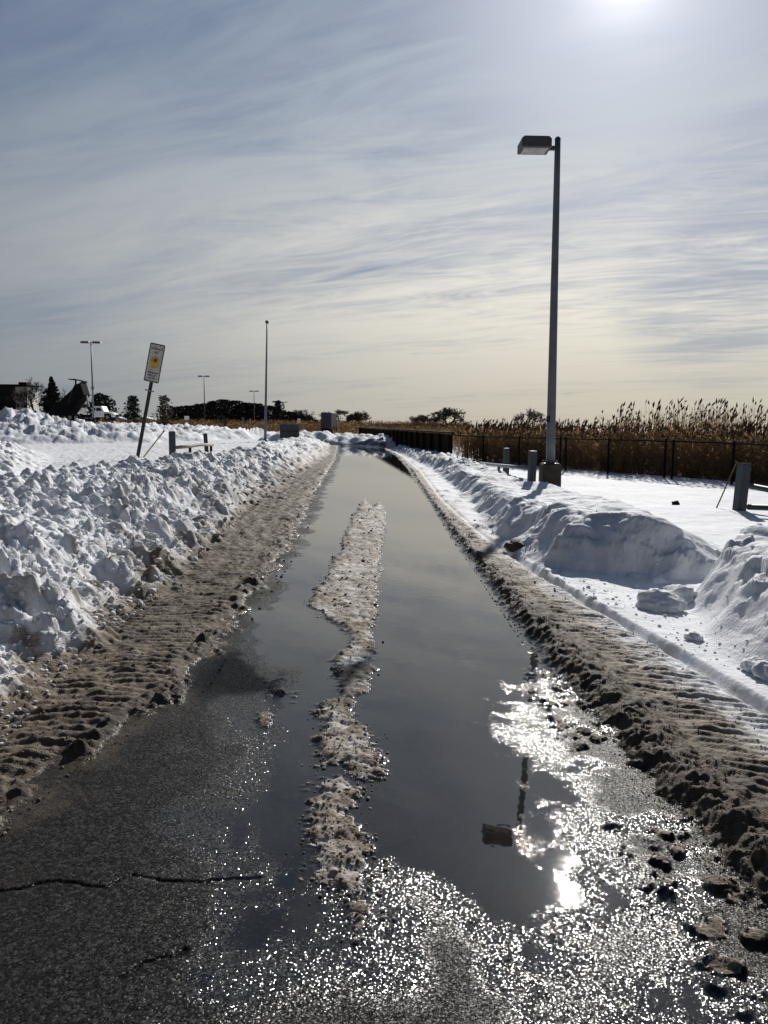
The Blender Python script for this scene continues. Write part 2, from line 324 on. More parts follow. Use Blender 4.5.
def land(x, y):
    g = -0.22*(1-np.exp(-np.maximum(y, 0)/8))-0.03*np.clip(x, -1.5, 3)
    n_lo = fbm(x, y, 1.1, 4, 11); n_mid = fbm(x, y, 4.2, 4, 21); n_hi = fbm(x, y, 16, 3, 31)
    near = np.exp(-np.maximum(y, 0)/14)                    # fine relief matters near by
    xr, xl, tl, gr = fx(y, XR), fx(y, XL), fx(y, TL), fx(y, GR)
    endroad = ss(y, 60.5, 63.5)
    z = g.copy(); dirt = np.zeros_like(x); wet = np.zeros_like(x)
    # ---- left slush verge
    dl = xl-x+0.10*n_mid+0.05*n_hi
    ml = ss(dl, -0.02, 0.22)
    c3 = clods(x, y, 0.085, 101, 0.6); c2 = clods(x, y, 0.2, 111, 0.5)
    width = np.maximum(xl-tl, 0.3); q = (xl-x)/width        # 0 road edge .. 1 bank toe
    tmask = ss(q, 0.18, 0.30)*(1-ss(q, 0.98, 1.12))*ss(y, 1.0, 2.0)*(1-ss(y, 7.5, 14))*ss(n_lo+0.25*n_mid, -0.75, -0.2)
    chev = np.abs(q-0.62)*0.10
    ph = (y+chev+0.006*n_mid-0.16*(x-tl))*2*math.pi/0.082
    bars = np.tanh(2.2*np.sin(ph))*0.5+0.5
    rut = np.tanh(3*np.sin((x-tl)*2*math.pi/0.24+0.8*n_lo))*0.5+0.5
    fartrk = ss(y, 6, 10)*(1-ss(y, 24, 34))
    zl = 0.022+0.018*n_mid*0.6+0.30*c3*(1-0.85*tmask)+0.28*c2*ss(n_lo, -0.2, 0.6)*(1-tmask)+tmask*(0.017*bars*(0.75+0.5*n_mid)-0.004)+0.35*clods(x, y, 0.04, 105, 0.6)*near+fartrk*0.007*rut*(0.6+n_mid)
    edge = np.exp(-((q-0.10)/0.10)**2)*(0.35*c2+0.4*c3)*ss(n_lo, -0.5, 0.3)
    z += ml*(zl+edge)
    dirt = np.maximum(dirt, (ml > 0.01)*(0.80+0.12*(1-ml)-0.16*bars*tmask+0.12*n_lo+0.10*n_mid-0.03*fartrk*rut+0.06*n_hi))
    # ---- right slush verge: berm, tracks, snow beyond
    dr = x-xr+0.05*n_mid+0.03*n_hi
    mr = ss(dr, -0.02, 0.16)
    wv = np.maximum(gr-xr, 0.25); qr = (x-xr)/wv
    berm = np.exp(-((qr-0.16)/0.13)**2)
    tr = ss(qr, 0.34, 0.44)*(1-ss(qr, 0.97, 1.03))*(1-ss(y, 8, 12))*ss(n_lo+0.3*n_mid, -0.95, -0.45)
    phr = (y+0.02*n_mid+0.30*(x-xr))*2*math.pi/0.085
    barr = np.tanh(2.0*np.sin(phr))*0.5+0.5
    flatr = 1-ss(qr, 0.82, 0.95)
    zr = 0.03+0.012*n_mid+berm*(0.035+0.020*n_mid+0.28*clods(x, y, 0.11, 131, 0.7)+0.55*clods(x, y, 0.055, 133, 0.8)+0.5*clods(x, y, 0.028, 134, 0.7)*near)+(1-berm)*flatr*(0.35*c3*(1-0.7*tr)+0.16*c2*(1-0.6*tr))+tr*(0.015*barr*(0.8+0.5*n_mid))+0.40*clods(x, y, 0.035, 135, 0.6)*near*(1-0.5*tr)
    dg0 = x-gr+0.02*n_lo
    z += mr*zr*(1-ss(dg0, -0.10, 0.0))
    dirt = np.maximum(dirt, (mr > 0.01)*(0.84+0.10*(1-mr)-0.68*ss(qr, 0.28, 0.92)+0.10*n_lo+0.12*n_mid-0.08*barr*tr)*(1-0.0*y))
    # sparse clumps spilt on the asphalt beside the berm
    sp = ss(x, 0.86+0.04*(y-2), 1.1)*(1-ss(x, xr-0.08, xr+0.05))*(1-ss(y, 4.2, 5.2))
    spc = clods(x, y, 0.17, 151, 0.24, 0.2, 0.5)+clods(x, y, 0.07, 152, 0.4)*0.6
    clump = sp*spc*ss(n_lo+0.4*n_mid, -0.45, 0.15)
    # snow right of the groove
    dg = x-gr+0.02*n_lo
    sr = ss(dg, 0.0, 0.06)
    lipless = ss(y, 9, 12)
    nearrow = np.exp(-np.maximum(dg-0.1, 0)/0.5)
    z += sr*(0.055-0.03*lipless+0.014*n_lo+0.003*n_mid+(0.35*c2*ss(n_lo, 0.15, 0.6)+0.35*c3*ss(fbm(x, y, 2.0, 2, 77), 0.1, 0.6))*ss(y, 6.3, 7.2)*ss(x*0-x, -3.6, -2.9))
    dirt = np.where(sr > 0.5, dirt*(1-sr)+sr*(0.03+0.16*ss(y, 8.5, 11)*(1-ss(x-gr, 0.1, 0.7))*ss(n_lo, -0.3, 0.4)), dirt)
    z += -0.035*np.exp(-((dg+0.03)/0.04)**2)*(1-lipless)
    # ---- left bank
    db = tl-x+0.22*fbm(x, y, 1.6, 3, 41)
    crest = 0.86+0.14*fbm(x, y, 0.45, 3, 43)
    crest = crest*I(y, [0, 6, 12, 24, 40, 60], [0.98, 1.02, 1.0, 0.86, 0.78, 0.72])
    prof = np.clip(1-np.exp(-(np.maximum(db, 0)/1.15)**1.35), 0, 1)
    xback = fx(y, [(0, -6.2), (6, -6.0), (9, -4.9), (14, -4.6), (30, -4.7), (62, -5.5)])
    back = ss(x+0.35*n_lo, xback-1.3, xback+0.5)
    left_extra = ss(-x-0.400*y, 0.0, 2.0)*ss(y, 9, 14)*(1-ss(y, 30, 40))*0.55*ss(-x, 4.5, 7)
    bank = crest*prof*np.maximum(back, 0)*(1-endroad)
    field_l = (0.20+0.04*fbm(x, y, 0.4, 3, 61)+0.015*n_mid)*ss(db, 0.0, 0.6)
    zb = np.maximum(bank, 0); X_, Y_ = x, y; x, y = x-1.1*zb, y+0.7*zb
    lump = (0.5+0.6*n_lo)*0.10*blocks(x, y, 0.42, 241, 1.2)+0.05*blocks(x, y, 0.17, 245, 1.2)+0.34*clods(x, y, 0.62, 201, 0.6)+0.60*clods(x, y, 0.29, 211, 0.7, pw=0.9)+0.85*clods(x+0.3, y, 0.145, 221, 0.75, pw=0.85)+0.05*n_lo+0.035*n_mid
    lump += 0.85*clods(x, y, 0.07, 226, 0.7)*np.exp(-np.maximum(y, 0)/11)+0.2*blocks(x, y, 0.06, 249, 1.0)*near
    x, y = X_, Y_
    lump_m = ss(db, -0.12, 0.35)*np.clip(back*1.1, 0.0, 1)*(1-endroad)
    z += np.maximum(bank, field_l)+lump*lump_m*(0.40+0.45*ss(db, 0.1, 0.9))*(0.72+0.45*np.clip(fbm(x, y, 0.8, 3, 251)+0.3, -0.6, 1))+left_extra*(0.75+0.7*clods(x, y, 0.8, 231, 0.8)+0.9*clods(x, y, 0.33, 233, 0.8)+0.35*blocks(x, y, 0.5, 235, 1.2)+0.9*clods(x, y, 0.16, 237, 0.7))
    onb = ss(db, -0.05, 0.25)
    toe_dirt = 0.03+0.10*ss(n_mid+n_lo, 0.0, 0.9)+(0.55*np.exp(-np.maximum(db, 0)/(0.11+0.012*np.clip(y, 0, 20)))*(0.75+0.6*n_mid)+0.16*np.exp(-np.maximum(db, 0)/0.8)*ss(n_mid+n_lo*0.6, 0.0, 0.7))
    toe_dirt += 0.55*ss(fbm(x, y, 3.0, 3, 81), 0.45, 0.8)*np.exp(-np.maximum(db, 0)/0.7)
    dirt = np.where(db > -0.05, dirt*(1-onb)+onb*toe_dirt, dirt)
    # ---- right ridge, block and mound
    wob = 0.16*fbm(x, y, 1.1, 3, 45)
    d1 = sdf(x, y, RIDGE)+wob
    h1 = I(y, [8, 9, 10.5, 12, 14, 20, 30, 60], [0.66, 0.68, 0.60, 0.46, 0.40, 0.40, 0.40, 0.20])
    r1 = 1-(1-ss(d1, -0.12, 0.72))**1.5
    h1 = h1*(1-0.80*ss(x, 3.15, 4.7)*(1-ss(y, 10.5, 14)))
    b1 = h1*r1*(1+0.20*fbm(x, y, 0.9, 2, 46))*(1-0.30*ss(d1, 0.4, 1.6))
    d2 = sdf(x, y, MOUND)+0.20*fbm(x, y, 0.8, 2, 45)
    h2 = 0.68*(1-0.5*ss(x, 4.2, 7.5))+0.10*fbm(x, y, 0.9, 3, 47)
    r2 = 1-(1-ss(d2, -0.12, 0.80))**1.5
    b2 = h2*r2*(1-0.18*ss(d2, 0.5, 2.0))
    field_r = (0.10+0.03*fbm(x, y, 0.35, 3, 63)+0.002*n_mid)*ss(x, 3.2+0.0*y, 4.4)
    bb = np.maximum(b1, b2)
    zb = np.maximum(b1, b2); xs_, ys_ = x+1.3*zb, y+1.3*zb
    soft = 0.30*clods(xs_, ys_, 0.55, 301, 0.6, pw=1.0)+0.34*clods(xs_, ys_, 0.24, 311, 0.5, pw=0.8)+0.16*blocks(xs_, ys_, 0.50, 313, 1.3)+0.20*blocks(xs_, ys_, 0.2, 317, 1.2)+0.018*fbm(xs_, ys_, 5, 4, 318)
    face = np.clip(4*r1*(1-r1), 0, 1)+np.clip(4*r2*(1-r2), 0, 1)
    far_rough = ss(y, 22, 32)
    z += np.maximum(bb, field_r)+soft*np.clip(np.maximum(r1, r2), 0, 1)*(0.20+0.75*face+0.9*far_rough)*ss(-np.abs(x-3), -2.4, -1.2)
    on2 = np.maximum(ss(d1, -0.05, 0.2), ss(d2, -0.05, 0.2))
    dirt = np.where(on2 > 0, dirt*(1-on2)+on2*0.03, dirt)
    # ---- far banks beyond the lot, the heap, and the bank across the end of the road
    d3 = sdf(x, y, FAR)+2.0*fbm(x, y, 0.12, 3, 48)
    z += (1-np.exp(-np.maximum(d3, 0)/2.2))*(0.95+0.25*fbm(x, y, 0.16, 3, 49)+0.20*clods(x, y, 1.6, 321, 0.6)+0.22*blocks(x, y, 1.1, 322, 1.2)+0.4*clods(x, y, 0.75, 323, 0.6)+0.5*clods(x, y, 0.4, 324, 0.7)+0.3*blocks(x, y, 0.4, 326, 1.2))
    hp = np.exp(-(((x-PILE[0])/2.6)**2+((y-PILE[1])/3)**2)**1.2)
    z += hp*(0.95+0.8*clods(x, y, 1.1, 325, 0.8))
    d4 = sdf(x, y, ENDB)+0.8*fbm(x, y, 0.3, 3, 51)
    z += (1-np.exp(-np.maximum(d4, 0)/0.9))*(0.65+0.6*clods(x, y, 0.9, 331, 0.8))
    dirt = np.where(d4 > 0.2, 0.06, dirt)
    dirt = np.where(y > 63, np.minimum(dirt, 0.08), dirt)
    # beyond the lot the marsh is brown and only dusted with snow
    marsh = ss(y+0.0*x, 118, 135)
    dirt = np.maximum(dirt, marsh*(0.55+0.2*n_lo))
    # ---- strips of slush down the middle of the road
    st = np.full(x.shape, -9.0)
    for i, p in enumerate(STRIPS):
        s_ = np.full(x.shape, -9.0)
        a = np.array(p); sel = (x > a[:, 0].min()-.4) & (x < a[:, 0].max()+.4) & (y > a[:, 1].min()-.8) & (y < a[:, 1].max()+.8)
        if sel.any(): s_[sel] = sdf(x[sel], y[sel], p)
        st = np.maximum(st, s_)
    stn = st-0.05*0.9*ss(n_lo+0.8*n_mid, 0.15, 0.9)-0.004+0.060*n_mid+0.028*n_hi+0.02*fbm(x, y, 34, 2, 91)
    sm = ss(stn, -0.01, 0.075)
    onroad = (x < xr+0.1) & (x > xl-0.1) & (y < 62)
    sm = np.where(onroad, sm, 0)
    z += sm*(0.008+0.007*ss(st, 0, 0.12)+0.10*clods(x, y, 0.12, 341, 0.6)+(0.15*blocks(x, y, 0.055, 343, 1.0)+0.22*clods(x, y, 0.045, 351, 0.6))*near+0.12*clods(x, y, 0.19, 345, 0.5)*(1-near)+0.010*n_mid+0.3*clods(x, y, 0.022, 353, 0.6)*near*near+0.007*n_hi)
    sdirt = np.clip(0.42+0.22*n_mid+0.16*n_lo+0.16*n_hi+0.25*(1-ss(st, 0.0, 0.07)), 0.14, 0.9)
    z += clump*0.20+ss(clump, 0.0, 0.01)*(0.25*c3+0.4*clods(x, y, 0.04, 155, 0.8)+0.3*clods(x, y, 0.02, 156, 0.7))
    cl_m = ss(clump, 0.006, 0.02)
    # ---- puddles
    xw = x+0.16*fbm(x, y, 1.6, 4, 171); yw = y+0.80*fbm(x*2.4, y, 0.9, 4, 175)*np.clip(y/4, 0.5, 1)
    patch = fbm(x, y, 2.6, 4, 71, 0.6)
    lv = ss(yw, 3.4, 5.2)*ss(xw-xl, 0.0, 0.35)*(1-ss(-xw, 0.25, 0.95)*(1-ss(yw, 4.2, 6.8)))
    mid = ss(xw, -0.85+0.10*(y-2.5), -0.30+0.10*(y-2.5))*(1-ss(xw, 0.48, 0.98)*(1-ss(yw, 4.2, 6.6)))*ss(yw, 1.75, 2.85)
    lv = np.maximum(lv, mid*1.02)
    right = ss(xw, 0.20, 0.55)*(1-ss(yw, 5.0, 7.5))
    lv = np.maximum(lv, np.maximum(0.26+0.60*patch, 0.24+0.08*n_mid)*right)
    gl = np.exp(-(((x-0.69+0.10*n_mid)/0.17)**2+((y-2.60+0.22*n_lo)/0.34)**2))
    lv = np.maximum(lv, gl*0.78)
    lv = np.maximum(lv, 0.02+0.10*patch)
    lv -= 0.35*ss(x, xr-0.40, xr-0.02)*(1-ss(y, 5, 9))
    farrough = ss(y, 14, 24)
    wet = np.clip(lv*(1-0.22*farrough)+0.05*farrough*n_mid, 0, 1)
    rdirt = np.clip(0.5*ss(dr, -0.30, 0.0)*ss(n_mid, -0.2, 0.6)+0.55*ss(dl, -0.22, 0.0)*ss(n_mid+n_lo, -0.5, 0.6), 0, 1)
    # dark gap between water and slush is simply wet asphalt
    crack = np.zeros_like(x)
    nr = y < 6
    if nr.any():
        xx = x[nr]+0.012*n_hi[nr]; yy = y[nr]+0.03*n_mid[nr]; cmin = np.full(xx.shape, 9.0)
        for c in CRACKS:
            for (ax, ay), (bx, by) in zip(c[:-1], c[1:]):
                ex, ey = bx-ax, by-ay
                t = np.clip(((xx-ax)*ex+(yy-ay)*ey)/(ex*ex+ey*ey), 0, 1)
                cmin = np.minimum(cmin, np.hypot(xx-ax-ex*t, yy-ay-ey*t))
        crack[nr] = 1-ss(cmin, 0.002, 0.010)
    z -= crack*0.006
    # ---- zones: 0 road 1 slush verge 2 slush strip 3 snow bank (road's left) 4 snow bank (right) 5 snow field
    zone = np.full(x.shape, 5)
    road = (ml < 0.25) & (mr < 0.25) & (x > xl-0.5) & (x < xr+0.5) & (y < 63)
    zone[(~road) & (x > tl-0.5) & (x < gr+0.05) & (y < 63)] = 1
    zone[(db > 0.05) & (x < 0) & (x > xback-0.9) & (y < 62)] = 3
    zone[(d1 > 0.03)] = 4; zone[(d2 > 0.03)] = 6
    zone[(d4 > 0.1)] = 9
    zone[(d3 > 0.3)] = 7
    zone[road] = 0
    zone[road & ((sm > 0.3))] = 2
    zone[road & (cl_m > 0.4)] = 8
    zone[y > 122] = 10
    dirt = np.where(zone == 2, sdirt, np.where(zone == 8, 0.58+0.15*n_mid, np.where(zone == 0, rdirt, np.clip(dirt, 0, 1))))
    return z, dirt, wet, crack, zone

def height(x, y):
    return float(land(np.array([float(x)]), np.array([float(y)]))[0][0])

def build_land():
    ys = [-6, -4, -2.5, -1.2, -0.3, 0.4, 0.9]
    y = 1.25
    while y < 75: ys.append(y); y *= 1.0026 if y < 30 else 1.005
    while y < 9000: ys.append(y); y *= 1.03
    ys = np.array(ys)
    s = np.concatenate([-np.geomspace(3.2, 0.62, 26)[:-1], np.linspace(-0.62, 0.72, 690), np.geomspace(0.72, 3.2, 26)[1:]])
    Yg, Sg = np.meshgrid(ys, s, indexing='ij')
    Xg = Sg*(np.maximum(Yg, 0.6)+0.9)+0.0234*Yg
    x, y = Xg.ravel(), Yg.ravel()
    from concurrent.futures import ThreadPoolExecutor
    parts = np.array_split(np.arange(x.size), 64)
    with ThreadPoolExecutor(4) as ex: res = list(ex.map(lambda i: land(x[i], y[i]), parts))
    z, dirt, wet, crack, zone = (np.concatenate(c) for c in zip(*res))
    nr, nc = Xg.shape
    idx = np.arange(nr*nc).reshape(nr, nc)
    quads = np.stack([idx[:-1, :-1], idx[:-1, 1:], idx[1:, 1:], idx[1:, :-1]], -1).reshape(-1, 4)
    zf = zone[quads[:, 0]]
    def sub(name, ids, mat, kind='structure', label=None):
        q = quads[np.isin(zf, ids)]
        used = np.unique(q); remap = np.zeros(nr*nc, np.int64); remap[used] = np.arange(len(used))
        me = bpy.data.meshes.new(name)
        me.vertices.add(len(used)); me.vertices.foreach_set('co', np.stack([x[used], y[used], z[used]], -1).astype(np.float32).ravel())
        me.loops.add(q.size); me.loops.foreach_set('vertex_index', remap[q].astype(np.int32).ravel())
        me.polygons.add(len(q)); me.polygons.foreach_set('loop_start', np.arange(0, q.size, 4, dtype=np.int32))
        me.polygons.foreach_set('use_smooth', np.ones(len(q), bool))
        for nm, arr in (('dirt', dirt), ('wet', wet), ('crack', crack)):
            at = me.attributes.new(nm, 'FLOAT', 'POINT'); at.data.foreach_set('value', arr[used].astype(np.float32))
        me.update(calc_edges=True); me.validate()
        me.materials.append(mat)
        o = bpy.data.objects.new(name, me); COL.objects.link(o); o['kind'] = kind
        if label: o['label'] = label
        return o
    sub('road', [0], M['road'])
    sub('slush_verge', [1], M['snow'], 'structure')
    sub('slush', [2], M['snow'], 'stuff', 'broken strip of dirty grey slush along the middle of the wet road')
    sub('slush_clumps', [8], M['snow'], 'stuff', 'brown clumps of slush spilt on the wet asphalt beside the verge')
    sub('snow_bank', [3], M['snow']); sub('snow_bank', [4], M['snow']); sub('snow_bank', [6], M['snow'])
    sub('snow_bank', [7], M['snow']); sub('snow_bank', [9], M['snow'])
    sub('snow_ground', [5], M['snow']); sub('marsh_ground', [10], M['snow'])
build_land()

# ------------------------------------------------------------------ crumbs of broken snow and slush lying loose (nobody could count them)
def crumbs(name, n, place, label, smin, smax, dirt_of, seed, sub=1):
    rg = np.random.default_rng(seed)
    bm = bmesh.new(); bmesh.ops.create_icosphere(bm, subdivisions=sub, radius=1)
    V = np.array([v.co[:] for v in bm.verts]); Fc = np.array([[v.index for v in f.verts] for f in bm.faces]); bm.free()
    x, y = place(rg, n)
    z = land(x, y)[0]
    u = rg.random(x.size); sz = smin*(smax/smin)**(u**2.2)*np.clip(y/9, 0.45, 1)
    nv = len(V)
    dv = 1+rg.normal(0, 0.17, (x.size, nv, 1))
    sc = np.stack([rg.uniform(.7, 1.3, x.size), rg.uniform(.7, 1.3, x.size), rg.uniform(.55, .95, x.size)], -1)[:, None, :]*sz[:, None, None]
    P = V[None]*dv*sc
    an = rg.uniform(0, 6.283, x.size); c, s_ = np.cos(an)[:, None], np.sin(an)[:, None]
    P = np.stack([P[..., 0]*c-P[..., 1]*s_, P[..., 0]*s_+P[..., 1]*c, P[..., 2]], -1)
    P += np.stack([x, y, z+sz*0.28], -1)[:, None, :]
    faces = (Fc[None]+(np.arange(x.size)*nv)[:, None, None]).reshape(-1, 3)
    me = bpy.data.meshes.new(name)
    me.vertices.add(P.size//3); me.vertices.foreach_set('co', P.astype(np.float32).ravel())
    me.loops.add(faces.size); me.loops.foreach_set('vertex_index', faces.astype(np.int32).ravel())
    me.polygons.add(len(faces)); me.polygons.foreach_set('loop_start', np.arange(0, faces.size, 3, dtype=np.int32))
    at = me.attributes.new('dirt', 'FLOAT', 'POINT'); at.data.foreach_set('value', np.repeat(np.clip(dirt_of(x, y, rg), 0, 1), nv).astype(np.float32))
    me.polygons.foreach_set('use_smooth', np.ones(len(faces), bool))
    me.update(calc_edges=True); me.materials.append(M['snow'])
    o = bpy.data.objects.new(name, me); COL.objects.link(o); o['kind'] = 'stuff'; o['label'] = label
    return o
def far_y(rg, n, a, b): return 1/(1/b+(1/a-1/b)*rg.random(n))       # as many per picture area near as far
def pl_bank(rg, n):
    y = far_y(rg, n, 3.0, 26); q = rg.random(n); return fx(y, TL)+0.05-1.9*q, y
crumbs('snow_crumbs', 9000, pl_bank, 'loose lumps of broken snow on the long bank beside the road', .006, .052, lambda x, y, rg: 0.02+0.5*np.exp(-(fx(y, TL)-x)/0.25)*rg.random(x.size)+0.10*(rg.random(x.size) < .12), 11)
def pl_lv(rg, n):
    y = far_y(rg, n, 2.0, 24); q = rg.random(n); a, b = fx(y, XL), fx(y, TL); return a+(b-a)*np.clip(rg.normal(.5, .42, n), -.12, 1.15), y
crumbs('slush_crumbs', 3200, pl_lv, 'brown crumbs of slush over the rutted verge below the long bank', .003, .020, lambda x, y, rg: 0.45+0.4*rg.random(x.size), 12)
def pl_rv(rg, n):
    y = far_y(rg, n, 2.0, 24); a, b = fx(y, XR), fx(y, GR); q = np.where(rg.random(n) < .55, rg.normal(.12, .12, n), rg.uniform(-.05, .9, n)); return a+(b-a)*np.clip(q, -.06, .95), y
crumbs('slush_crumbs', 8000, pl_rv, 'dark brown crumbs of slush along the berm on the lamp side of the road', .0025, .014, lambda x, y, rg: 0.52+0.3*rg.random(x.size)-0.3*((x-fx(y, XR))/(fx(y, GR)-fx(y, XR))), 13)
def pl_rs(rg, n):
    y = far_y(rg, n, 5.0, 14); return fx(y, GR)+0.05+np.abs(rg.normal(0, .5, n)), y
crumbs('snow_crumbs', 420, pl_rs, 'small bits of snow scattered between the tracks and the lamp side bank', .005, .03, lambda x, y, rg: 0.05*rg.random(x.size), 14)
def pl_st(rg, n):
    xs, ys = [], []
    for p in STRIPS[:3]:
        a = np.array(p); m = 1300
        y = far_y(rg, m, a[:, 1].min(), a[:, 1].max()); x = rg.uniform(a[:, 0].min()-.06, a[:, 0].max()+.06, m)
        k = sdf(x, y, p) > rg.normal(-0.005, .035, m); xs.append(x[k]); ys.append(y[k])
    return np.concatenate(xs), np.concatenate(ys)
crumbs('slush_crumbs', 0, pl_st, 'grey bits of slush crumbled along the middle strip of the road', .004, .022, lambda x, y, rg: 0.22+0.45*rg.random(x.size), 16)
def pl_sc(rg, n):
    y = far_y(rg, n, 1.8, 4.8); return np.minimum(rg.normal(1.16, .13, n), fx(y, XR)), y
crumbs('slush_crumbs', 500, pl_sc, 'brown bits of slush spilt on the wet asphalt beside the berm', .003, .010, lambda x, y, rg: 0.75+0.2*rg.random(x.size), 15)

# ------------------------------------------------------------------ mesh helpers
class MB:
    def __init__(self): self.v = []; self.f = []
    def add(self, vs, fs):
        n = len(self.v); self.v += [tuple(p) for p in vs]; self.f += [tuple(i+n for i in f) for f in fs]; return self
    def box(self, c, s, rot=None, taper=1.0):
        vs = []
        for dz_ in (-.5, .5):
            k = taper if dz_ > 0 else 1.0
            for a, b in ((-.5, -.5), (.5, -.5), (.5, .5), (-.5, .5)):
                p = Vector((a*s[0]*k, b*s[1]*k, dz_*s[2]))
                if rot is not None: p = rot @ p
                vs.append(p+Vector(c))
        return self.add(vs, [(3, 2, 1, 0), (4, 5, 6, 7), (0, 1, 5, 4), (1, 2, 6, 5), (2, 3, 7, 6), (3, 0, 4, 7)])
    def tube(self, pts, rs, n=8, cap=True):
        pts = [Vector(p) for p in pts]
        if not hasattr(rs, '__len__'): rs = [rs]*len(pts)
        vs, fs = [], []; prev = None
        for i, p in enumerate(pts):
            d = (pts[min(i+1, len(pts)-1)]-pts[max(i-1, 0)]).normalized()
            if prev is None:
                a = d.orthogonal().normalized()
            else:
                a = (prev-d*prev.dot(d))
                a = a.normalized() if a.length > 1e-6 else d.orthogonal().normalized()
            prev = a; b = d.cross(a)
            for k in range(n):
                t = 2*math.pi*k/n; vs.append(p+(a*math.cos(t)+b*math.sin(t))*rs[i])
        for i in range(len(pts)-1):
            for k in range(n):
                fs.append((i*n+k, i*n+(k+1) % n, (i+1)*n+(k+1) % n, (i+1)*n+k))
        if cap: fs.append(tuple(reversed(range(n)))); fs.append(tuple(range((len(pts)-1)*n, len(pts)*n)))
        return self.add(vs, fs)
    def prism(self, outline, depth, org, ux, uy):
        """outline in the (ux, uy) plane, extruded both ways along the normal"""
        ux, uy, org = Vector(ux), Vector(uy), Vector(org); nn = ux.cross(uy).normalized()*depth/2; n = len(outline)
        vs = [org+ux*a+uy*b+nn*sg for sg in (-1, 1) for a, b in outline]
        fs = [tuple(reversed(range(n))), tuple(range(n, 2*n))]+[(i, (i+1) % n, n+(i+1) % n, n+i) for i in range(n)]
        return self.add(vs, fs)
    def build(self, name, mat, parent=None, smooth=False, bevel=0.0):
        me = bpy.data.meshes.new(name); me.from_pydata(self.v, [], self.f); me.update(); me.materials.append(mat)
        if smooth: me.polygons.foreach_set('use_smooth', [True]*len(me.polygons))
        o = bpy.data.objects.new(name, me); COL.objects.link(o); o.parent = parent
        if bevel:
            b = o.modifiers.new('bevel', 'BEVEL'); b.width = bevel; b.segments = 2; b.limit_method = 'ANGLE'
        return o
def thing(name, loc, label, cat, group=None, rz=0.0):
    o = bpy.data.objects.new(name, None); COL.objects.link(o); o.location = loc; o.rotation_euler = (0, 0, rz)
    o.empty_display_size = 0.2
    return tag(o, label, cat, group)
def tag(o, label, cat, group=None):
    o['label'] = label; o['category'] = cat
    if group: o['group'] = group
    return o
def copy_tree(o, parent=None):
    c = o.copy(); COL.objects.link(c)
    if parent: c.parent = parent
    for ch in list(o.children): copy_tree(ch, c)
    return c
def on_ground(px, Y, dz=0.0):
    p = at_y(px, 430, Y); return Vector((p.x, Y, height(p.x, Y)+dz))

# ------------------------------------------------------------------ the near street lamp
lp = at_y(549.5, 487, 20.0); lz = height(lp.x, lp.y)
lamp = thing('street_lamp', (lp.x, lp.y, lz), 'tall grey street lamp with boxy head on a square concrete footing beside the road', 'street lamp')
top = at_y(557, 139, 20.0).z-lz
footing_h = at_y(548, 464, 20.0).z-lz
MB().box((0, 0, footing_h/2-0.15), (0.50, 0.50, footing_h+0.30), taper=0.97).build('footing', M['concrete'], lamp, bevel=0.025)
bp = MB().box((0, 0, footing_h+0.012), (0.38, 0.38, 0.024))
bp.build('base_plate', M['dark'], lamp)
for a in (-.14, .14):
    for c in (-.14, .14): MB().tube([(a, c, footing_h), (a, c, footing_h+0.10)], 0.014, 6).build('anchor_bolt', M['galv'], lamp)
lean = -0.08
pole = MB().tube([(lean*k/12, 0, footing_h+0.02+(top-footing_h)*k/12) for k in range(13)], [0.122-0.05*k/12 for k in range(13)], 14).build('pole', M['pole'], lamp, True)
MB().box((-0.10, -0.07, footing_h+1.16), (0.09, 0.07, 0.16), Matrix.Rotation(R(-35), 3, 'Z')).build('hand_hole_cover', M['dark'], pole)
MB().tube([(lean, 0, top-0.01), (lean, 0, top+0.05)], [0.078, 0.04], 12).build('pole_cap', M['dark'], lamp)
MB().box((lean-0.16, 0, top-0.22), (0.24, 0.09, 0.10)).build('arm', M['lamp_head'], lamp, bevel=0.01)
hd = MB()
hx = lean-0.58
hd.prism([(-.37, -.11), (.37, -.11), (.37, .10), (.30, .15), (-.30, .15), (-.37, .10)], 0.60, (hx, 0, top-0.18), (1, 0, 0), (0, 0, 1))
head = hd.build('lamp_head', M['lamp_head'], lamp, bevel=0.012)
MB().box((hx, 0, top-0.295), (0.60, 0.46, 0.012)).build('lens', M['lens'], head)

# ------------------------------------------------------------------ lamps over the parking lot
def lot_lamp(h, label):
    o = thing('parking_lot_lamp', (0, 0, 0), label, 'lamp', 'twin headed lamps over the snowy parking lot')
    MB().tube([(0, 0, -1.5), (0, 0, 0.5)], 0.26, 10).build('footing', M['concrete'], o, True)
    MB().tube([(0, 0, 0.5), (0, 0, h*0.5), (0, 0, h)], [0.11, 0.095, 0.07], 8).build('pole', M['pole'], o, True)
    MB().tube([(0, 0, h*0.42), (0, 0, h*0.46)], 0.17, 8).build('collar', M['pole'], o)
    for s_ in (-1, 1):
        hh = MB().prism([(-.5, -.10), (.5, -.10), (.42, .12), (-.42, .12)], 0.55, (s_*0.66, 0, h+0.05), (1, 0, 0), (0, 0, 1)).build('lamp_head', M['lamp_head'], o)
    MB().box((0, 0, h+0.04), (0.34, 0.10, 0.08)).build('crossbar', M['lamp_head'], o)
    return o
labels = ['tall twin headed lamp standing by the raised dump truck', 'twin headed lamp in front of the dark wood, beyond the bollard and log rail',
          'twin headed lamp just beside the tall flagpole', 'small twin headed lamp rising behind the dark notice board']
proto = lot_lamp(9.3, labels[0])
for i, (px, ytop, Y) in enumerate(((91, 342, 92), (204, 376, 150), (254, 391, 190), (284, 402, 260))):
    o = proto if i == 0 else copy_tree(proto)
    o['label'] = labels[i]
    t = at_y(px, ytop, Y); o.location = (t.x, Y, t.z-9.3-0.1); o.rotation_euler.z = R((4, -3, 6, 2)[i])

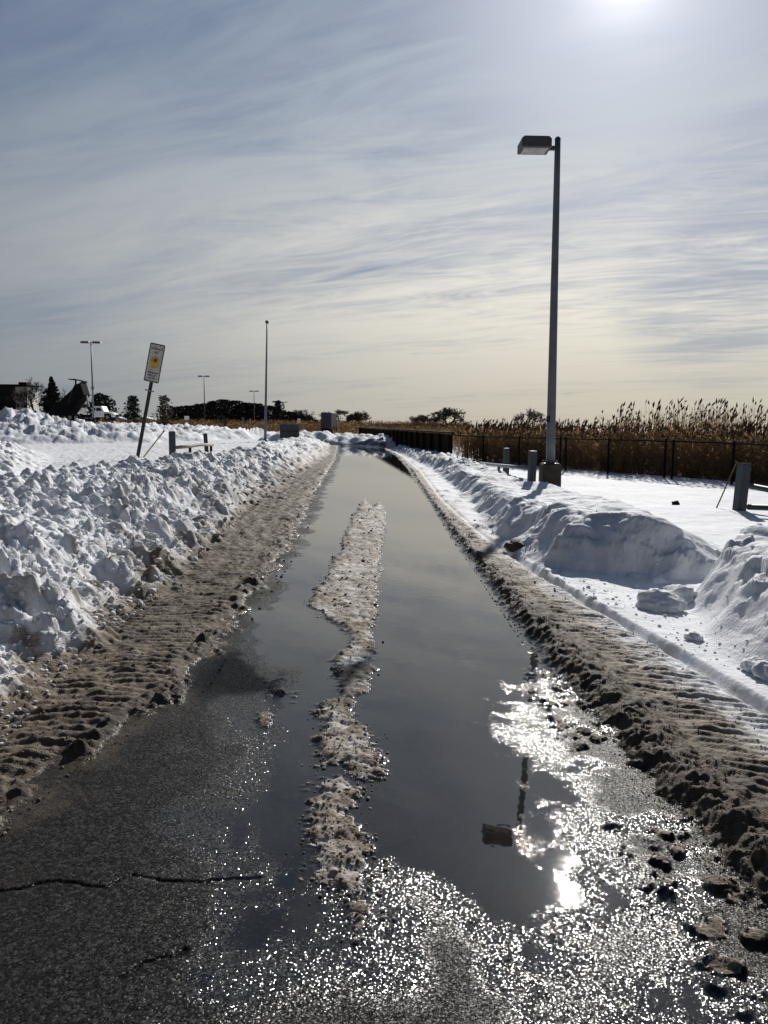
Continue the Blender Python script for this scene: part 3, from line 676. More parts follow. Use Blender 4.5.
# ------------------------------------------------------------------ flagpole
fp = on_ground(265, 64); t = at_y(267, 324, 64)
fl = thing('flagpole', fp, 'bare white flagpole with a small ball on top beside the notice board', 'flagpole')
h = t.z-fp.z; ddx = t.x-fp.x
MB().tube([(ddx*k/8, 0, -0.3+(h+0.3)*k/8) for k in range(9)], [0.12-0.07*k/8 for k in range(9)], 10).build('pole', M['pole'], fl, True)
bm_ = MB().tube([(ddx, 0, h), (ddx, 0, h+.07), (ddx, 0, h+.16), (ddx, 0, h+.25), (ddx, 0, h+.3)], [.05, .13, .16, .12, .03], 10).build('ball', M['lamp_head'], fl, True)
MB().tube([(0, 0, -.2), (0, 0, .22)], [.28, .2], 10).build('collar', M['galv'], fl, True)

# ------------------------------------------------------------------ leaning sign by the bank
sp0 = at_y(138, 455, 15.5); sz = height(sp0.x, sp0.y)
st_ = at_y(158.5, 344, 15.5)
sgn = thing('road_sign', (sp0.x, 15.5, sz), 'leaning white sign with an amber symbol on a thin steel post behind the bank', 'sign')
ang = math.atan2(st_.x-sp0.x, st_.z-sp0.z)
ux = Vector((math.cos(ang), 0, -math.sin(ang))); uz = Vector((math.sin(ang), 0, math.cos(ang)))
off = (sp0.z-sz)
O = Vector((0, 0, off))           # where the post leaves the snow, as seen
L = (Vector((st_.x, 15.5, st_.z))-Vector((sp0.x, 15.5, sp0.z))).length
mb = MB().prism([(-.032, -.018), (.032, -.018), (.032, .018), (.018, .018), (.018, -.004), (-.018, -.004), (-.018, .018), (-.032, .018)], L+1.4, O+uz*((L-1.4)/2), ux, uz.cross(ux))
mb.build('post', M['dark'], sgn)
PW, PH = 0.30, 0.76
C0 = O+uz*(L-PH/2)+Vector((0, -0.03, 0))
# panel yawed a little, as the slanted edge in the photo shows
def rrect(w_, h_, r_):
    o_ = []
    for cx, cy, a0 in ((w_/2-r_, h_/2-r_, 0), (-w_/2+r_, h_/2-r_, 90), (-w_/2+r_, -h_/2+r_, 180), (w_/2-r_, -h_/2+r_, 270)):
        for k in range(5): o_.append((cx+r_*math.cos(R(a0+22.5*k)), cy+r_*math.sin(R(a0+22.5*k))))
    return o_
pan = MB().prism(rrect(PW, PH, 0.025), 0.006, C0, ux, uz).build('panel', M['sign'], sgn)
bd = MB()
def bar(cx, cy, w_, h_, dep=0.0045): bd.prism([(-w_/2, -h_/2), (w_/2, -h_/2), (w_/2, h_/2), (-w_/2, h_/2)], 0.003, C0+ux*cx+uz*cy+Vector((0, -dep, 0)), ux, uz)
for s_ in (-1, 1):
    bar(s_*(PW/2-0.012), 0, 0.016, PH-0.03); bar(0, s_*(PH/2-0.014), PW-0.045, 0.020)
bd.build('border', M['ink'], pan)
rr = random.Random(3)
for cy, widths in ((0.275, (0.05, 0.04, 0.05, 0.03)), (0.20, (0.035, 0.03)), (-0.195, (0.03, 0.03, 0.02, 0.035, 0.03)), (-0.25, (0.035, 0.03, 0.03, 0.03)), (-0.305, (0.03, 0.035, 0.03))):
    bd = MB(); tot = sum(widths)+0.012*(len(widths)-1); cx = -tot/2
    for q in widths:                         # worn, unreadable letters
        for a in (0, 1):
            bar(cx+q*(0.15+0.7*a), cy, q*0.28, 0.040*rr.uniform(.75, 1))
        bar(cx+q*0.5, cy+rr.choice((-.012, 0, .014)), q*0.5, 0.010)
        cx += q+0.012
    bd.build('lettering', M['ink'], pan)
dm = MB().prism([(0.085*math.cos(R(18*k)), 0.125*math.sin(R(18*k))) for k in range(20)], 0.003, C0+uz*0.01+Vector((0, -.0045, 0)), ux, uz).build('symbol', M['amber'], pan)
MB().prism([(-.03, -.03), (.02, -.035), (.035, 0.01), (.01, .035), (-.025, .03)], 0.003, C0+uz*0.05+ux*.008+Vector((0, -.0085, 0)), ux, uz).build('pictogram', M['ink'], dm)
MB().prism([(-.09, -.012), (.09, -.012), (.09, .012), (-.09, .012)], 0.02, O+uz*(L-PH-0.17)+Vector((0, -.03, 0)), ux, uz).build('bracket', M['galv'], sgn)

# ------------------------------------------------------------------ bollards and rails
def bollard(p, h, w_, label, lean=0.0, cap=None):
    o = thing('bollard', p, label, 'bollard', 'painted square bollards along the lot edges'); o.rotation_euler = (0, lean, R(12))
    MB().box((0, 0, h/2-.3), (w_, w_, h+.6)).build('shaft', M['bollard'], o, bevel=0.012)
    MB().prism([(-w_*.5, -.0), (w_*.5, 0), (w_*.42, .03), (-w_*.42, .03)], w_*0.96, (0, 0, h), (1, 0, 0), (0, 0, 1)).build('cap', cap or M['galv'], o)
    return o
def z_at(px, py, Y): return at_y(px, py, Y).z
p = on_ground(744, 15.2); bollard(p, z_at(746, 464, 15.2)-p.z, 0.19, 'blue-grey bollard with a rusty cap where the green rails end', R(3.5), M['rust'])
p = on_ground(533, 19.2); bollard(p, z_at(533, 452, 19.2)-p.z, 0.17, 'blue-grey bollard just in front of the street lamp footing', R(1))
p = on_ground(507, 25.5); bollard(p, z_at(507, 449, 25.5)-p.z, 0.17, 'short blue-grey bollard at the far end of the low galvanised rail', R(0))
p = on_ground(172, 25); bollard(p, z_at(172, 432, 25)-p.z, 0.21, 'blue-grey bollard at the near end of the log rail past the leaning sign', R(0))
p = on_ground(207, 29); bollard(p, z_at(206, 434, 29)-p.z, 0.15, 'dark thin bollard at the far end of the log rail', R(-4))
def rail(name, pts, r, mat, posts, label, cat, sub='rail', pr=None):
    a = Vector(pts[0]); o = thing(name, (a.x, a.y, height(a.x, a.y)), label, cat)
    ll = [Vector(q)-o.location for q in pts]
    MB().tube(ll, r, 8).build(sub, mat, o, True)
    for q in posts:
        q = Vector(q)-o.location
        g = height(q.x+o.location.x, q.y+o.location.y)-o.location.z
        MB().tube([(q.x, q.y, g-.3), (q.x, q.y, q.z)], pr or r*0.9, 8).build('post', mat if mat != M['wood'] else M['darkwood'], o, True)
    return o
rail('log_rail', [at_y(177, 447.5, 25.0), at_y(190, 446.3, 26.3), at_y(200, 444.8, 27.5), at_y(213, 444.6, 29)], 0.055, M['wood'], [at_y(190, 446, 26.3), at_y(211, 445, 28.9)], 'weathered bent log rail running between two bollards above the snow', 'rail')
rail('metal_rail', [at_y(480, 463, 29.0), at_y(500, 465.5, 24), at_y(528, 468.6, 19.5)], 0.05, M['galv'], [at_y(481, 463, 28.8), at_y(499, 465.5, 24.2)], 'low galvanised rail leading up to the bollard by the lamp', 'rail')
M['green'] = plain('dull_green_steel', (0.045, 0.06, 0.05), 0.6, 0.2, 0.2, 6)
o = thing('guard_rail', on_ground(760, 14.2), 'pair of dark green rails running out from the bollard with the rusty cap', 'rail')
a0 = at_y(750, 486, 14.8); a1 = at_y(800, 496, 13.9); b0 = at_y(748, 507, 14.8); b1 = at_y(800, 509, 13.9)
for q0, q1 in ((a0, a1), (b0, b1)):
    q2 = Vector(q1)+(Vector(q1)-Vector(q0))*1.6
    MB().tube([Vector(q0)-o.location, Vector(q1)-o.location, q2-o.location], 0.055, 8).build('rail', M['green'], o, True)
q = Vector(a1)+(Vector(a1)-Vector(a0))*1.5; g = height(q.x, q.y)
MB().box((q.x-o.location.x, q.y-o.location.y, (g+q.z)/2-o.location.z), (.16, .16, q.z-g+.5)).build('post', M['bollard'], o)
# thin stakes
def stake(pa, pb, r, mat, label):
    o = thing('stake', pa, label, 'stake')
    MB().tube([Vector(pa)-Vector(pa)-(Vector(pb)-Vector(pa))*.25, (Vector(pb)-Vector(pa))*.5, Vector(pb)-Vector(pa)], [r, r*.95, r*.85], 6).build('rod', mat, o, True)
    MB().tube([(Vector(pb)-Vector(pa))*.97, (Vector(pb)-Vector(pa))*1.01], r*1.5, 6).build('tip', M['rust'], o, True)
pa = on_ground(721, 15.6); stake(pa, at_y(737, 462, 15.6), 0.014, M['rust'], 'thin rusty stake leaning in the snow beside the bollard with the rusty cap')
pa = on_ground(147, 22); pa.z = z_at(147, 452, 22); stake(pa, at_y(164, 431, 22), 0.022, M['wood'], 'thin leaning pole sticking out of the snow between sign and bollard')

# ------------------------------------------------------------------ chain-link fence, reeds and dark board fence
FA, FB = Vector((4.05, 36.5, 0)), Vector((11.45, 21.6, 0))
d = (FB-FA).normalized(); FC = FB+d*6.5; nrm = Vector((-d.y, d.x, 0))
if nrm.y < 0: nrm = -nrm
flen = (FC-FA).length; FH = 1.22
fo = thing('chain_link_fence', (FA.x, FA.y, height(FA.x, FA.y)), 'long dark chain-link fence in front of the tall brown reeds', 'fence')
def fpos(s_, z_=0.0): q = FA+d*s_; return Vector((q.x, q.y, height(q.x, q.y)+z_))-fo.location
npost = 9; sps = [flen*k/npost for k in range(npost+1)]
for k, s_ in enumerate(sps):
    q = fpos(s_); MB().tube([q-Vector((0, 0, .4)), q+Vector((0, 0, FH+.06))], 0.036, 8).build('post', M['fence'], fo, True)
for k in (3, 5):
    q = fpos(sps[k]+0.32); MB().tube([q-Vector((0, 0, .4)), q+Vector((0, 0, FH+.06))], 0.036, 8).build('gate_post', M['fence'], fo, True)
MB().tube([fpos(s_, FH) for s_ in np.linspace(0, flen, 40)], 0.026, 6).build('top_rail', M['fence'], fo, True)
MB().tube([fpos(s_, 0.10) for s_ in np.linspace(0, flen, 40)], 0.010, 4).build('bottom_wire', M['fence'], fo, True)
zs = np.interp(np.linspace(0, flen, 60), np.linspace(0, flen, 60), [fpos(s_).z for s_ in np.linspace(0, flen, 60)])
wm = MB(); s_ = 0.0
def wp(a, z_):
    return Vector((d.x*a, d.y*a, float(np.interp(a, np.linspace(0, flen, 60), zs))+z_))
while s_ < flen-FH:
    for (a0_, a1_) in ((s_, s_+FH-.12), (s_+FH-.12, s_)):
        p0, p1 = wp(a0_, .10), wp(a1_, FH-.01); o_ = nrm*0.003 if a1_ > a0_ else -nrm*0.003
        r_ = 0.0022; up_ = d*r_
        wm.add([p0-up_+o_, p0+up_+o_, p0+o_*1.8, p1-up_+o_, p1+up_+o_, p1+o_*1.8], [(0, 1, 4, 3), (1, 2, 5, 4), (2, 0, 3, 5)])
    s_ += 0.062
wm.build('mesh', M['fence'], fo)

def reeds(name, n, place, label, hfun, wr=0.007, plume=1.0, leaf=3, seed=1, leaf_w=0.02):
    rg = np.random.default_rng(seed)
    st_m, pl_m = MB(), MB()
    for i in range(n):
        (x, y, g) = place(rg)
        h_ = hfun(x, y, rg); le = rg.normal(0, 0.07, 2); b_ = Vector((x, y, g-.05)); tp = Vector((x+le[0]*h_, y+le[1]*h_, g+h_))
        md = (b_+tp)/2+Vector((rg.normal(0, .02), rg.normal(0, .02), 0))
        st_m.tube([b_, md, tp], [wr, wr*.85, wr*.5], 3, False)
        for k in range(leaf):
            t_ = rg.uniform(.1, .92); q = b_.lerp(tp, t_); an = rg.uniform(0, 6.283); ll_ = rg.uniform(.25, .6)*min(1, h_/1.6)
            e = q+Vector((math.cos(an)*ll_*.5, math.sin(an)*ll_*.5, rg.uniform(-.1, .5)*ll_)); wv = Vector((-math.sin(an), math.cos(an), 0.2))*leaf_w
            m_ = q.lerp(e, .5)+Vector((0, 0, .06*ll_))
            st_m.add([q-wv*.5, q+wv*.5, m_+wv, m_-wv, e], [(0, 1, 2, 3), (3, 2, 4)])
        if rg.random() < plume:
            ln = rg.uniform(.14, .30); w_ = rg.uniform(.022, .045); dr = Vector((rg.normal(.25, .25), rg.normal(0, .25), 1)).normalized()
            m_ = tp+dr*ln*.4; sx = Vector((w_, 0, 0)); sy = Vector((0, w_, 0)); e = tp+dr*ln
            pl_m.add([tp, m_+sx, m_+sy, m_-sx, m_-sy, e], [(0, 2, 1), (0, 3, 2), (0, 4, 3), (0, 1, 4), (5, 1, 2), (5, 2, 3), (5, 3, 4), (5, 4, 1)])
    o = st_m.build(name, M['reed'])
    pl = pl_m.build('plumes', M['plume'], o); pl['kind'] = 'stuff'
    o['kind'] = 'stuff'; o['label'] = label; o['category'] = 'reeds'
    return o
gz = {}
def gq(x, y):
    k = (round(x), round(y))
    if k not in gz: gz[k] = height(*k)
    return gz[k]
def rp(rg):
    s_ = rg.uniform(-1.0, flen+5); t_ = 0.9+abs(rg.normal(0, 3.4)); q = FA+d*s_+nrm*t_
    return q.x, q.y, gq(q.x, q.y)-.05
def rh(x, y, rg):
    s_ = (Vector((x, y, 0))-FA).dot(d)
    top_ = float(np.interp(s_, [0, 4, 7, 8.6, 10, 11.5, 13, 14.6, 25], [1.95, 2.0, 1.95, 2.1, 2.5, 2.7, 2.55, 1.9, 1.75]))
    return min(top_, 1.66+0.12*(top_-1.6))*(1-0.34*rg.random()) if rg.random() > .17+.10*(top_ > 2.2) else top_*(1-0.25*rg.random()**1.2)
reeds('reeds', 10000, rp, 'dense belt of tall dry brown reeds with plumes behind the chain-link fence', rh, 0.007, 0.42, 6, 5, 0.026)
# the dark board fence with its pale cap running off to the end of the road
BA, BB_ = Vector((4.05, 36.6, 0)), Vector((-1.0, 108, 0))
bo = thing('board_fence', (BA.x, BA.y, height(BA.x, BA.y)), 'low dark timber board fence with pale cap rail at the bend of the road', 'fence')
bd_ = (BB_-BA); bl = bd_.length; bd_ = bd_.normalized(); bn = Vector((-bd_.y, bd_.x, 0))
def bpos(s_, z_): q = BA+bd_*s_; return Vector((q.x, q.y, z_))-Vector((bo.location.x, bo.location.y, 0))-Vector((0, 0, bo.location.z))
gb = [height((BA+bd_*s_).x+1.2, (BA+bd_*s_).y) for s_ in np.linspace(0, bl, 30)]
gl0 = -0.05
rb = random.Random(4)
mb = MB(); s_ = 0
while s_ < bl:
    hh = 1.12+rb.uniform(-.03, .03); q = BA+bd_*(s_+.1)
    mb.box(bpos(s_+.1, gl0+hh/2-.2), (.19, .05, hh+.4), Matrix.Rotation(math.atan2(bd_.y, bd_.x)+R(rb.uniform(-2, 2)), 3, 'Z')); s_ += .21
mb.build('boards', M['darkwood'], bo)
mb = MB(); mb.box(bpos(bl/2, gl0+1.21), (bl, .24, .09), Matrix.Rotation(math.atan2(bd_.y, bd_.x), 3, 'Z')); mb.build('cap_rail', M['capwood'], bo)
for k in range(26):
    s_ = k*2.8+.1; q = bpos(s_, gl0+.3)-bn*0.0
    side = bn if bn.x < 0 else -bn
    MB().box(q+side*.13, (.15, .15, 1.7), Matrix.Rotation(math.atan2(bd_.y, bd_.x), 3, 'Z')).build('post', M['darkwood'], bo)
# reeds beyond the board fence, and the distant marsh
def rp2(rg):
    s_ = rg.uniform(0, bl); t_ = 0.8+rg.uniform(0, 7); q = BA+bd_*s_+Vector((1, 0.1, 0))*t_
    return q.x, q.y, 0.0
reeds('reeds', 3000, rp2, 'thin brown reeds showing over the low dark board fence', lambda x, y, rg: rg.uniform(1.1, 1.55), 0.012, 0.35, 3, 6, 0.04)
def rp3(rg):
    px = rg.uniform(100, 470); Y = rg.uniform(118, 175); q = at_y(px, 425, Y); return q.x, Y, 0.1
reeds('reeds', 7000, rp3, 'far flat belt of brown marsh reeds beyond the snowy lot', lambda x, y, rg: rg.uniform(1.0, 2.3), 0.03, 0.0, 4, 9, 0.12)

# ------------------------------------------------------------------ trees
def bare_tree(p, h, label, seed, spread=1.0, trunk_h=0.22, levels=5, cat='tree', group='bare winter trees on the horizon', thick=1.0, wide=1.3):
    rg = random.Random(seed); o = thing('bare_tree', p, label, cat, group)
    tr, cr = MB(), MB()
    px_ = p[1]/769.0
    def grow(q, dr, ln, r_, lv):
        e = q+dr*ln; md = q.lerp(e, .5)+Vector((rg.gauss(0, .05), rg.gauss(0, .05), rg.gauss(0, .03)))*ln
        rr_ = max(r_, px_*.058*thick)
        (tr if lv >= levels-1 else cr).tube([q, md, e], [rr_, rr_*.85, max(r_*.7, px_*.045*thick)], 5 if lv > 2 else 3, False)
        if lv == 0: return
        for k in range(rg.choice((3, 3, 4)) if lv > 1 else 4):
            an = rg.uniform(0, 6.283); tilt = rg.uniform(.3, .85)*spread
            ax = dr.orthogonal().normalized(); ax.rotate(Quaternion(dr, an))
            nd = dr.copy(); nd.rotate(Quaternion(ax, tilt)); nd = (nd+Vector((0, 0, .10))).normalized()
            grow(q.lerp(e, rg.uniform(.55, 1.0)), nd, ln*rg.uniform(.6, .85), r_*.6, lv-1)
    tl_ = h*trunk_h
    tr.tube([(0, 0, -1), (0, 0, tl_*.4)], [h*.028, h*.024], 7)
    grow(Vector((0, 0, 0)), Vector((rg.gauss(0, .04), rg.gauss(0, .04), 1)).normalized(), tl_*1.25, h*.022, levels)
    tr.build('trunk', M['bark'], o, True)
    # bring the crown to the wanted height
    mz = max(v[2] for v in cr.v); k_ = h/mz
    cr.build('crown', M['twig'], o)
    o.scale = (k_*wide, k_*wide, k_)
    return o
def leafy(p, h, wdt, label, seed, mat, shape, name, n=900, size=0.35, group=None, lift=0.0):
    """evergreen crown of many leaf clumps spread through its volume"""
    rg = random.Random(seed); o = thing(name, p, label, 'tree', group)
    MB().tube([(0, 0, -1), (0, 0, h*.5), (0, 0, h*.9)], [h*.03, h*.02, h*.006], 6).build('trunk', M['bark'], o, True)
    lim = MB(); cr = MB(); lobes = [(rg.uniform(0, 6.283), rg.uniform(.15, .95), rg.uniform(.5, 1.15)) for _ in range(16)]
    for i in range(n):
        t_ = rg.random(); an = rg.uniform(0, 6.283)
        lob = 0.72+0.28*max(math.cos(an-a_)*b__ for a_, _, b__ in [lobes[int(t_*15.9)]])
        rad = shape(t_)*wdt/2*lob*math.sqrt(rg.random())*rg.uniform(.7, 1.18)
        c = Vector((math.cos(an)*rad, math.sin(an)*rad, h*(lift+(1-lift)*t_)+rg.gauss(0, h*.012)))
        s_ = size*rg.uniform(.5, 1.4); a1 = Vector((rg.gauss(0, 1), rg.gauss(0, 1), rg.gauss(0, .6))).normalized()*s_; a2 = a1.orthogonal().normalized()*s_*rg.uniform(.3, .8)
        cr.add([c-a1, c+a2, c+a1, c-a2], [(0, 1, 2, 3)])
    cr.build('crown', mat, o)
    return o
cone = lambda t: max(0.03, (1-t))*(0.35+0.65*min(1, t*6))
dome = lambda t: math.sqrt(max(0.0, 1-(2*t-0.9)**2/1.25))
ragged = lambda t: 0.5+0.5*math.sin(t*3.0+.2)
def base_at(px, Y, z=0.0): p = at_y(px, 425, Y); return Vector((p.x, Y, z))
def hgt(py, px, Y, z0=0.0): return at_y(px, py, Y).z-z0
bare_tree(base_at(34, 240), hgt(375, 34, 240), 'broad bare tree between the pale building and the dark conifer', 3, 1.05, .2, 6, thick=1.0, wide=1.15)
bare_tree(base_at(62, 265), hgt(388, 62, 265), 'low bare tree just behind the dark conifer', 4, 1.1, .2, 5)
bare_tree(base_at(303, 230), hgt(409, 303, 230), 'small bare tree standing behind the notice board', 5, 1.1, .2, 5)
bare_tree(base_at(344, 210), hgt(409, 344, 210), 'bare tree just beside the dark blue box truck', 6, 1.2, .14, 6, wide=2.0)
bare_tree(base_at(360, 205), hgt(410, 360, 205), 'bare round tree beyond the end of the road, next to the box truck tree', 7, 1.2, .14, 6, wide=1.7)
bare_tree(base_at(416, 150), hgt(414, 416, 150), 'low wide bare tree over the board fence, thinner than its neighbour', 8, 1.35, .13, 6, wide=2.0)
bare_tree(base_at(448, 140), hgt(407, 448, 140), 'dense bare tree over the board fence, darkest and roundest of its row', 9, 1.2, .14, 6, thick=1.4, wide=1.6)
bare_tree(base_at(527, 95), hgt(407, 527, 95), 'slim bare tree rising out of the reeds beside the street lamp', 10, 0.9, .2, 6)
bare_tree(base_at(557, 120), hgt(419, 557, 120), 'tiny bare treetop among the reeds just past the street lamp', 12, 1.1, .2, 5)
leafy(base_at(53, 230), hgt(378, 53, 230), 16.0, 'dark pointed conifer standing behind the raised dump truck', 21, M['pine'], cone, 'conifer_tree', 3200, .5)
leafy(base_at(101, 140), hgt(394, 101, 140), 7.0, 'flat topped evergreen rising behind the white truck cab', 22, M['pine'], dome, 'evergreen_tree', 1700, .3, lift=.15)
leafy(base_at(133, 130), hgt(396, 133, 130), 3.6, 'bushy green pine beside the leaning sign post', 23, M['pine'], ragged, 'pine_tree', 1000, .24, lift=.1)
leafy(base_at(165, 120), hgt(396, 165, 120), 3.6, 'ragged bronze pine with gaps, growing right of the leaning sign'.replace('right of', 'past'), 24, M['brush'], ragged, 'pine_tree', 560, .24, lift=.12)
leafy(base_at(222, 128), hgt(416, 222, 128), 3.0, 'low bronze shrub at the foot of the dark wood', 25, M['brush'], dome, 'shrub', 260, .3)
leafy(base_at(278, 215), hgt(401, 278, 215), 4.6, 'dark umbrella topped evergreen just past the flagpole', 26, M['pine'], lambda t: 0.25 if t < .4 else 1.0*math.sqrt(max(0, 1-((t-.68)/.36)**2)), 'evergreen_tree', 700, .45)
rt = random.Random(8); wl = [(180, 407), (191, 406), (203, 404), (214, 402), (224, 400), (235, 401), (245, 403), (256, 404), (268, 406), (290, 412), (297, 415)]
names = ['beyond the bronze pine', 'behind the second lot lamp, shortest of the row', 'directly behind the second lot lamp', 'just past the second lot lamp', 'at the highest point of the dark wood', 'next to the highest crown of the wood',
         'above the small blue sign', 'behind the third lot lamp', 'behind the flagpole', 'above the notice board', 'trailing off past the notice board']
for (px, py), nm in zip(wl, names):
    Y = 235+rt.uniform(-10, 15)
    leafy(base_at(px, Y), hgt(py, px, Y), 19.0, 'dark rounded tree of the far wood, '+nm, rt.randint(1, 999), M['wood_far'], dome, 'wood_tree', 2100, .38, 'dark trees of the far wood', .02)
low = MB()
for i in range(5000):
    px = rt.choice((rt.uniform(60, 330), rt.uniform(330, 420))); Y = 262+rt.uniform(-6, 6); hh = 2.6+1.2*math.sin(px*.11)+rt.uniform(-1, 1)
    if px > 330: hh *= .45
    q = base_at(px, Y); c = q+Vector((0, 0, rt.random()*max(hh, .6))); a1 = Vector((rt.gauss(0, 1), rt.gauss(0, 1), rt.gauss(0, .7))).normalized()*.8; a2 = a1.orthogonal().normalized()*.5
    low.add([c-a1, c+a2, c+a1, c-a2], [(0, 1, 2, 3)])
o = low.build('undergrowth', M['wood_far']); o['kind'] = 'stuff'; o['label'] = 'dark far line of undergrowth below the wood'; o['category'] = 'undergrowth'

# ------------------------------------------------------------------ dump truck with raised body
TY = 112.0
tz = z_at(105, 419.5, TY)-.0
tp = at_y(88, 420, TY); dt = thing('dump_truck', (tp.x, TY, tz), 'white cabbed dump truck with its black body tipped up, parked on the lot', 'truck')
def tq(px, py): v = at_y(px, py, TY)-Vector((tp.x, TY, tz)); return (v.x, v.z)
def side_prism(name, pts, dep, mat, parent, y=0.0, bevel=0.0):
    return MB().prism([tq(*q) for q in pts], dep, (0, y, 0), (1, 0, 0), (0, 0, 1)).build(name, mat, parent, bevel=bevel)
side_prism('chassis', [(72, 417), (118, 417), (118, 414.6), (72, 414.6)], 0.9, M['truck_black'], dt)
cab = side_prism('cab', [(95, 417), (95, 407), (96.5, 406.3), (104, 406.3), (106.5, 411.5), (107, 417)], 2.3, M['white'], dt, 0, .06)
side_prism('hood', [(106.8, 417), (106.6, 411.6), (113.5, 412.6), (116.5, 414), (117, 417)], 1.9, M['white'], dt, 0, .08)
side_prism('window', [(99, 411.2), (99, 408), (103, 408), (104.6, 411.2)], 2.34, M['glass'], cab)
side_prism('rear_window', [(96.3, 411), (96.3, 408), (98.2, 408), (98.2, 411)], 2.34, M['glass'], cab)
body = side_prism('tipping_body', [(55.5, 415.5), (72.5, 415.8), (87, 395), (85.5, 390), (83.5, 383.5), (78, 385), (75.5, 389.5), (57, 407.5)], 2.5, M['truck_black'], dt)
side_prism('body_rib', [(71, 404), (72.5, 403), (76.6, 389.3), (75, 389.8)], 2.56, M['greyside'], body)
side_prism('headboard', [(78.5, 386), (84.8, 381.5), (82, 385.5), (80, 388)], 2.2, M['greyside'], body)
side_prism('cab_guard', [(71, 379.2), (78, 379.3), (84.5, 381.2), (84.5, 382), (77.6, 380.2), (71, 380)], 2.3, M['greyside'], body)
side_prism('guard_post', [(75.2, 385.8), (76.2, 385.6), (76.2, 380), (75.2, 380)], .3, M['greyside'], body)
side_prism('lift_ram', [(88.3, 407), (89.5, 406.8), (87.2, 395.5), (86.0, 396)], .25, M['galv'], dt)
for px in (110, 79, 73):
    c = tq(px, 417.3)
    for s_ in (-1, 1):
        wl_ = MB().tube([(c[0], s_*.75, c[1]), (c[0], s_*1.12, c[1])], .52, 16).build('wheel', M['rubber'], dt, True)
        MB().tube([(c[0], s_*1.125, c[1]), (c[0], s_*1.14, c[1])], .26, 10).build('rim', M['galv'], wl_)
mb = MB().box((tq(117.2, 415.6)[0], -.7, tq(117.2, 415.6)[1]), (.06, .25, .2)); mb.build('headlight', M['lens'], dt)
mb = MB().box((tq(117.2, 415.6)[0], .7, tq(117.2, 415.6)[1]), (.06, .25, .2)); mb.build('headlight', M['lens'], dt)

# ------------------------------------------------------------------ box truck at the end of the road
bq = at_y(326, 433, 118); bt = thing('box_truck', (bq.x, 118, bq.z), 'dark blue box truck seen from behind at the end of the road', 'truck', rz=R(-5))
MB().box((0, 3, 2.0), (1.57, 6.0, 2.2)).build('cargo_box', M['navy'], bt, bevel=.04)
for s_ in (-1, 1): MB().box((s_*.395, -.03, 2.0), (.74, .05, 2.05)).build('rear_door', M['navy'], bt, bevel=.01)
MB().box((.80, 3, 2.0), (.02, 5.8, 2.0)).build('side_panel', M['greyside'], bt)
MB().box((0, .1, .72), (1.7, .2, .36)).build('tail_board', M['rustred'], bt)
MB().box((0, 4, .6), (.9, 8, .3)).build('chassis', M['truck_black'], bt)
MB().box((0, 7.2, 1.35), (1.7, 1.8, 1.7)).build('cab', M['navy'], bt, bevel=.08)
MB().box((0, -.08, .42), (1.6, .12, .14)).build('bumper', M['truck_black'], bt)
for s_ in (-1, 1):
    MB().box((s_*.72, -.0, .74), (.14, .04, .16)).build('tail_light', M['rustred'], bt)
    for y_ in (1.2, 6.6):
        wl_ = MB().tube([(s_*.55, y_, .42), (s_*.86, y_, .42)], .42, 16).build('wheel', M['rubber'], bt, True)
        MB().tube([(s_*.862, y_, .42), (s_*.88, y_, .42)], .2, 10).build('rim', M['galv'], wl_)

# ------------------------------------------------------------------ notice board, small signs, sheds
np_ = on_ground(289.5, 60); nb = thing('notice_board', np_, 'dark back of a wide notice board on short posts by the flagpole', 'board')
zt, zb_ = z_at(290, 424.3, 60)-np_.z, z_at(290, 438.3, 60)-np_.z
MB().box((0, 0, (zt+zb_)/2), (1.50, .06, zt-zb_)).build('board', plain('board_grey', (.06, .068, .072), .7, 0, .2, 2), nb, bevel=.01)
MB().box((0, -.045, (zt+zb_)/2), (1.48, .03, .07)).build('batten', M['dark'], nb)
for a in (-.66, -.30, .45): MB().box((a, .055, zt/2-.2), (.08, .05, zt+.35)).build('post', M['galv'], nb)
def small_sign(px, ytop, Y, w_, h_, mat, label):
    p_ = base_at(px, Y, 0.0); o = thing('small_sign', p_, label, 'sign'); t_ = z_at(px, ytop, Y)
    MB().tube([(0, 0, -1), (0, 0, t_)], .05, 6).build('post', M['galv'], o)
    MB().box((0, -.07, t_-h_/2), (w_, .03, h_)).build('panel', mat, o, bevel=.005)
small_sign(243, 417, 110, .42, .6, M['bollard'], 'small blue-grey sign on a post at the lot edge below the wood')
small_sign(299, 418.5, 105, .42, .55, M['sign'], 'small pale sign on a post just behind the notice board')
small_sign(187, 416, 118, .7, .55, M['white'], 'low pale panel on a post in front of the far wood')
def shed(px, Y, w_, dpt, h_, mat, label, roof=M['snowcap']):
    o = thing('shed', base_at(px, Y, -.1), label, 'shed')
    MB().box((0, 0, h_/2), (w_, dpt, h_)).build('wall', mat, o)
    MB().prism([(-w_*.55, 0), (w_*.55, 0), (w_*.5, h_*.10), (0, h_*.42), (-w_*.5, h_*.10)], dpt*1.08, (0, 0, h_+.003), (1, 0, 0), (0, 0, 1)).build('roof', roof, o)
    MB().box((w_*.15, -dpt/2-.03, h_*.4), (w_*.16, .05, h_*.8)).build('door', M['darkwood'], o)
    MB().box((-w_*.2, -dpt/2-.03, h_*.55), (w_*.14, .05, h_*.3)).build('window', M['glass'], o)
shed(84, 205, 7.5, 5, 2.6, M['brownwall'], 'low brown shed with a snowy roof behind the tipped truck body')
shed(144, 215, 6.0, 5, 2.4, M['brownwall'], 'small brown shed with a snowy roof behind the leaning sign post')
shed(120, 200, 4.4, 4, 2.2, M['darkwall'], 'small dark shed with a snowy roof ahead of the truck hood')

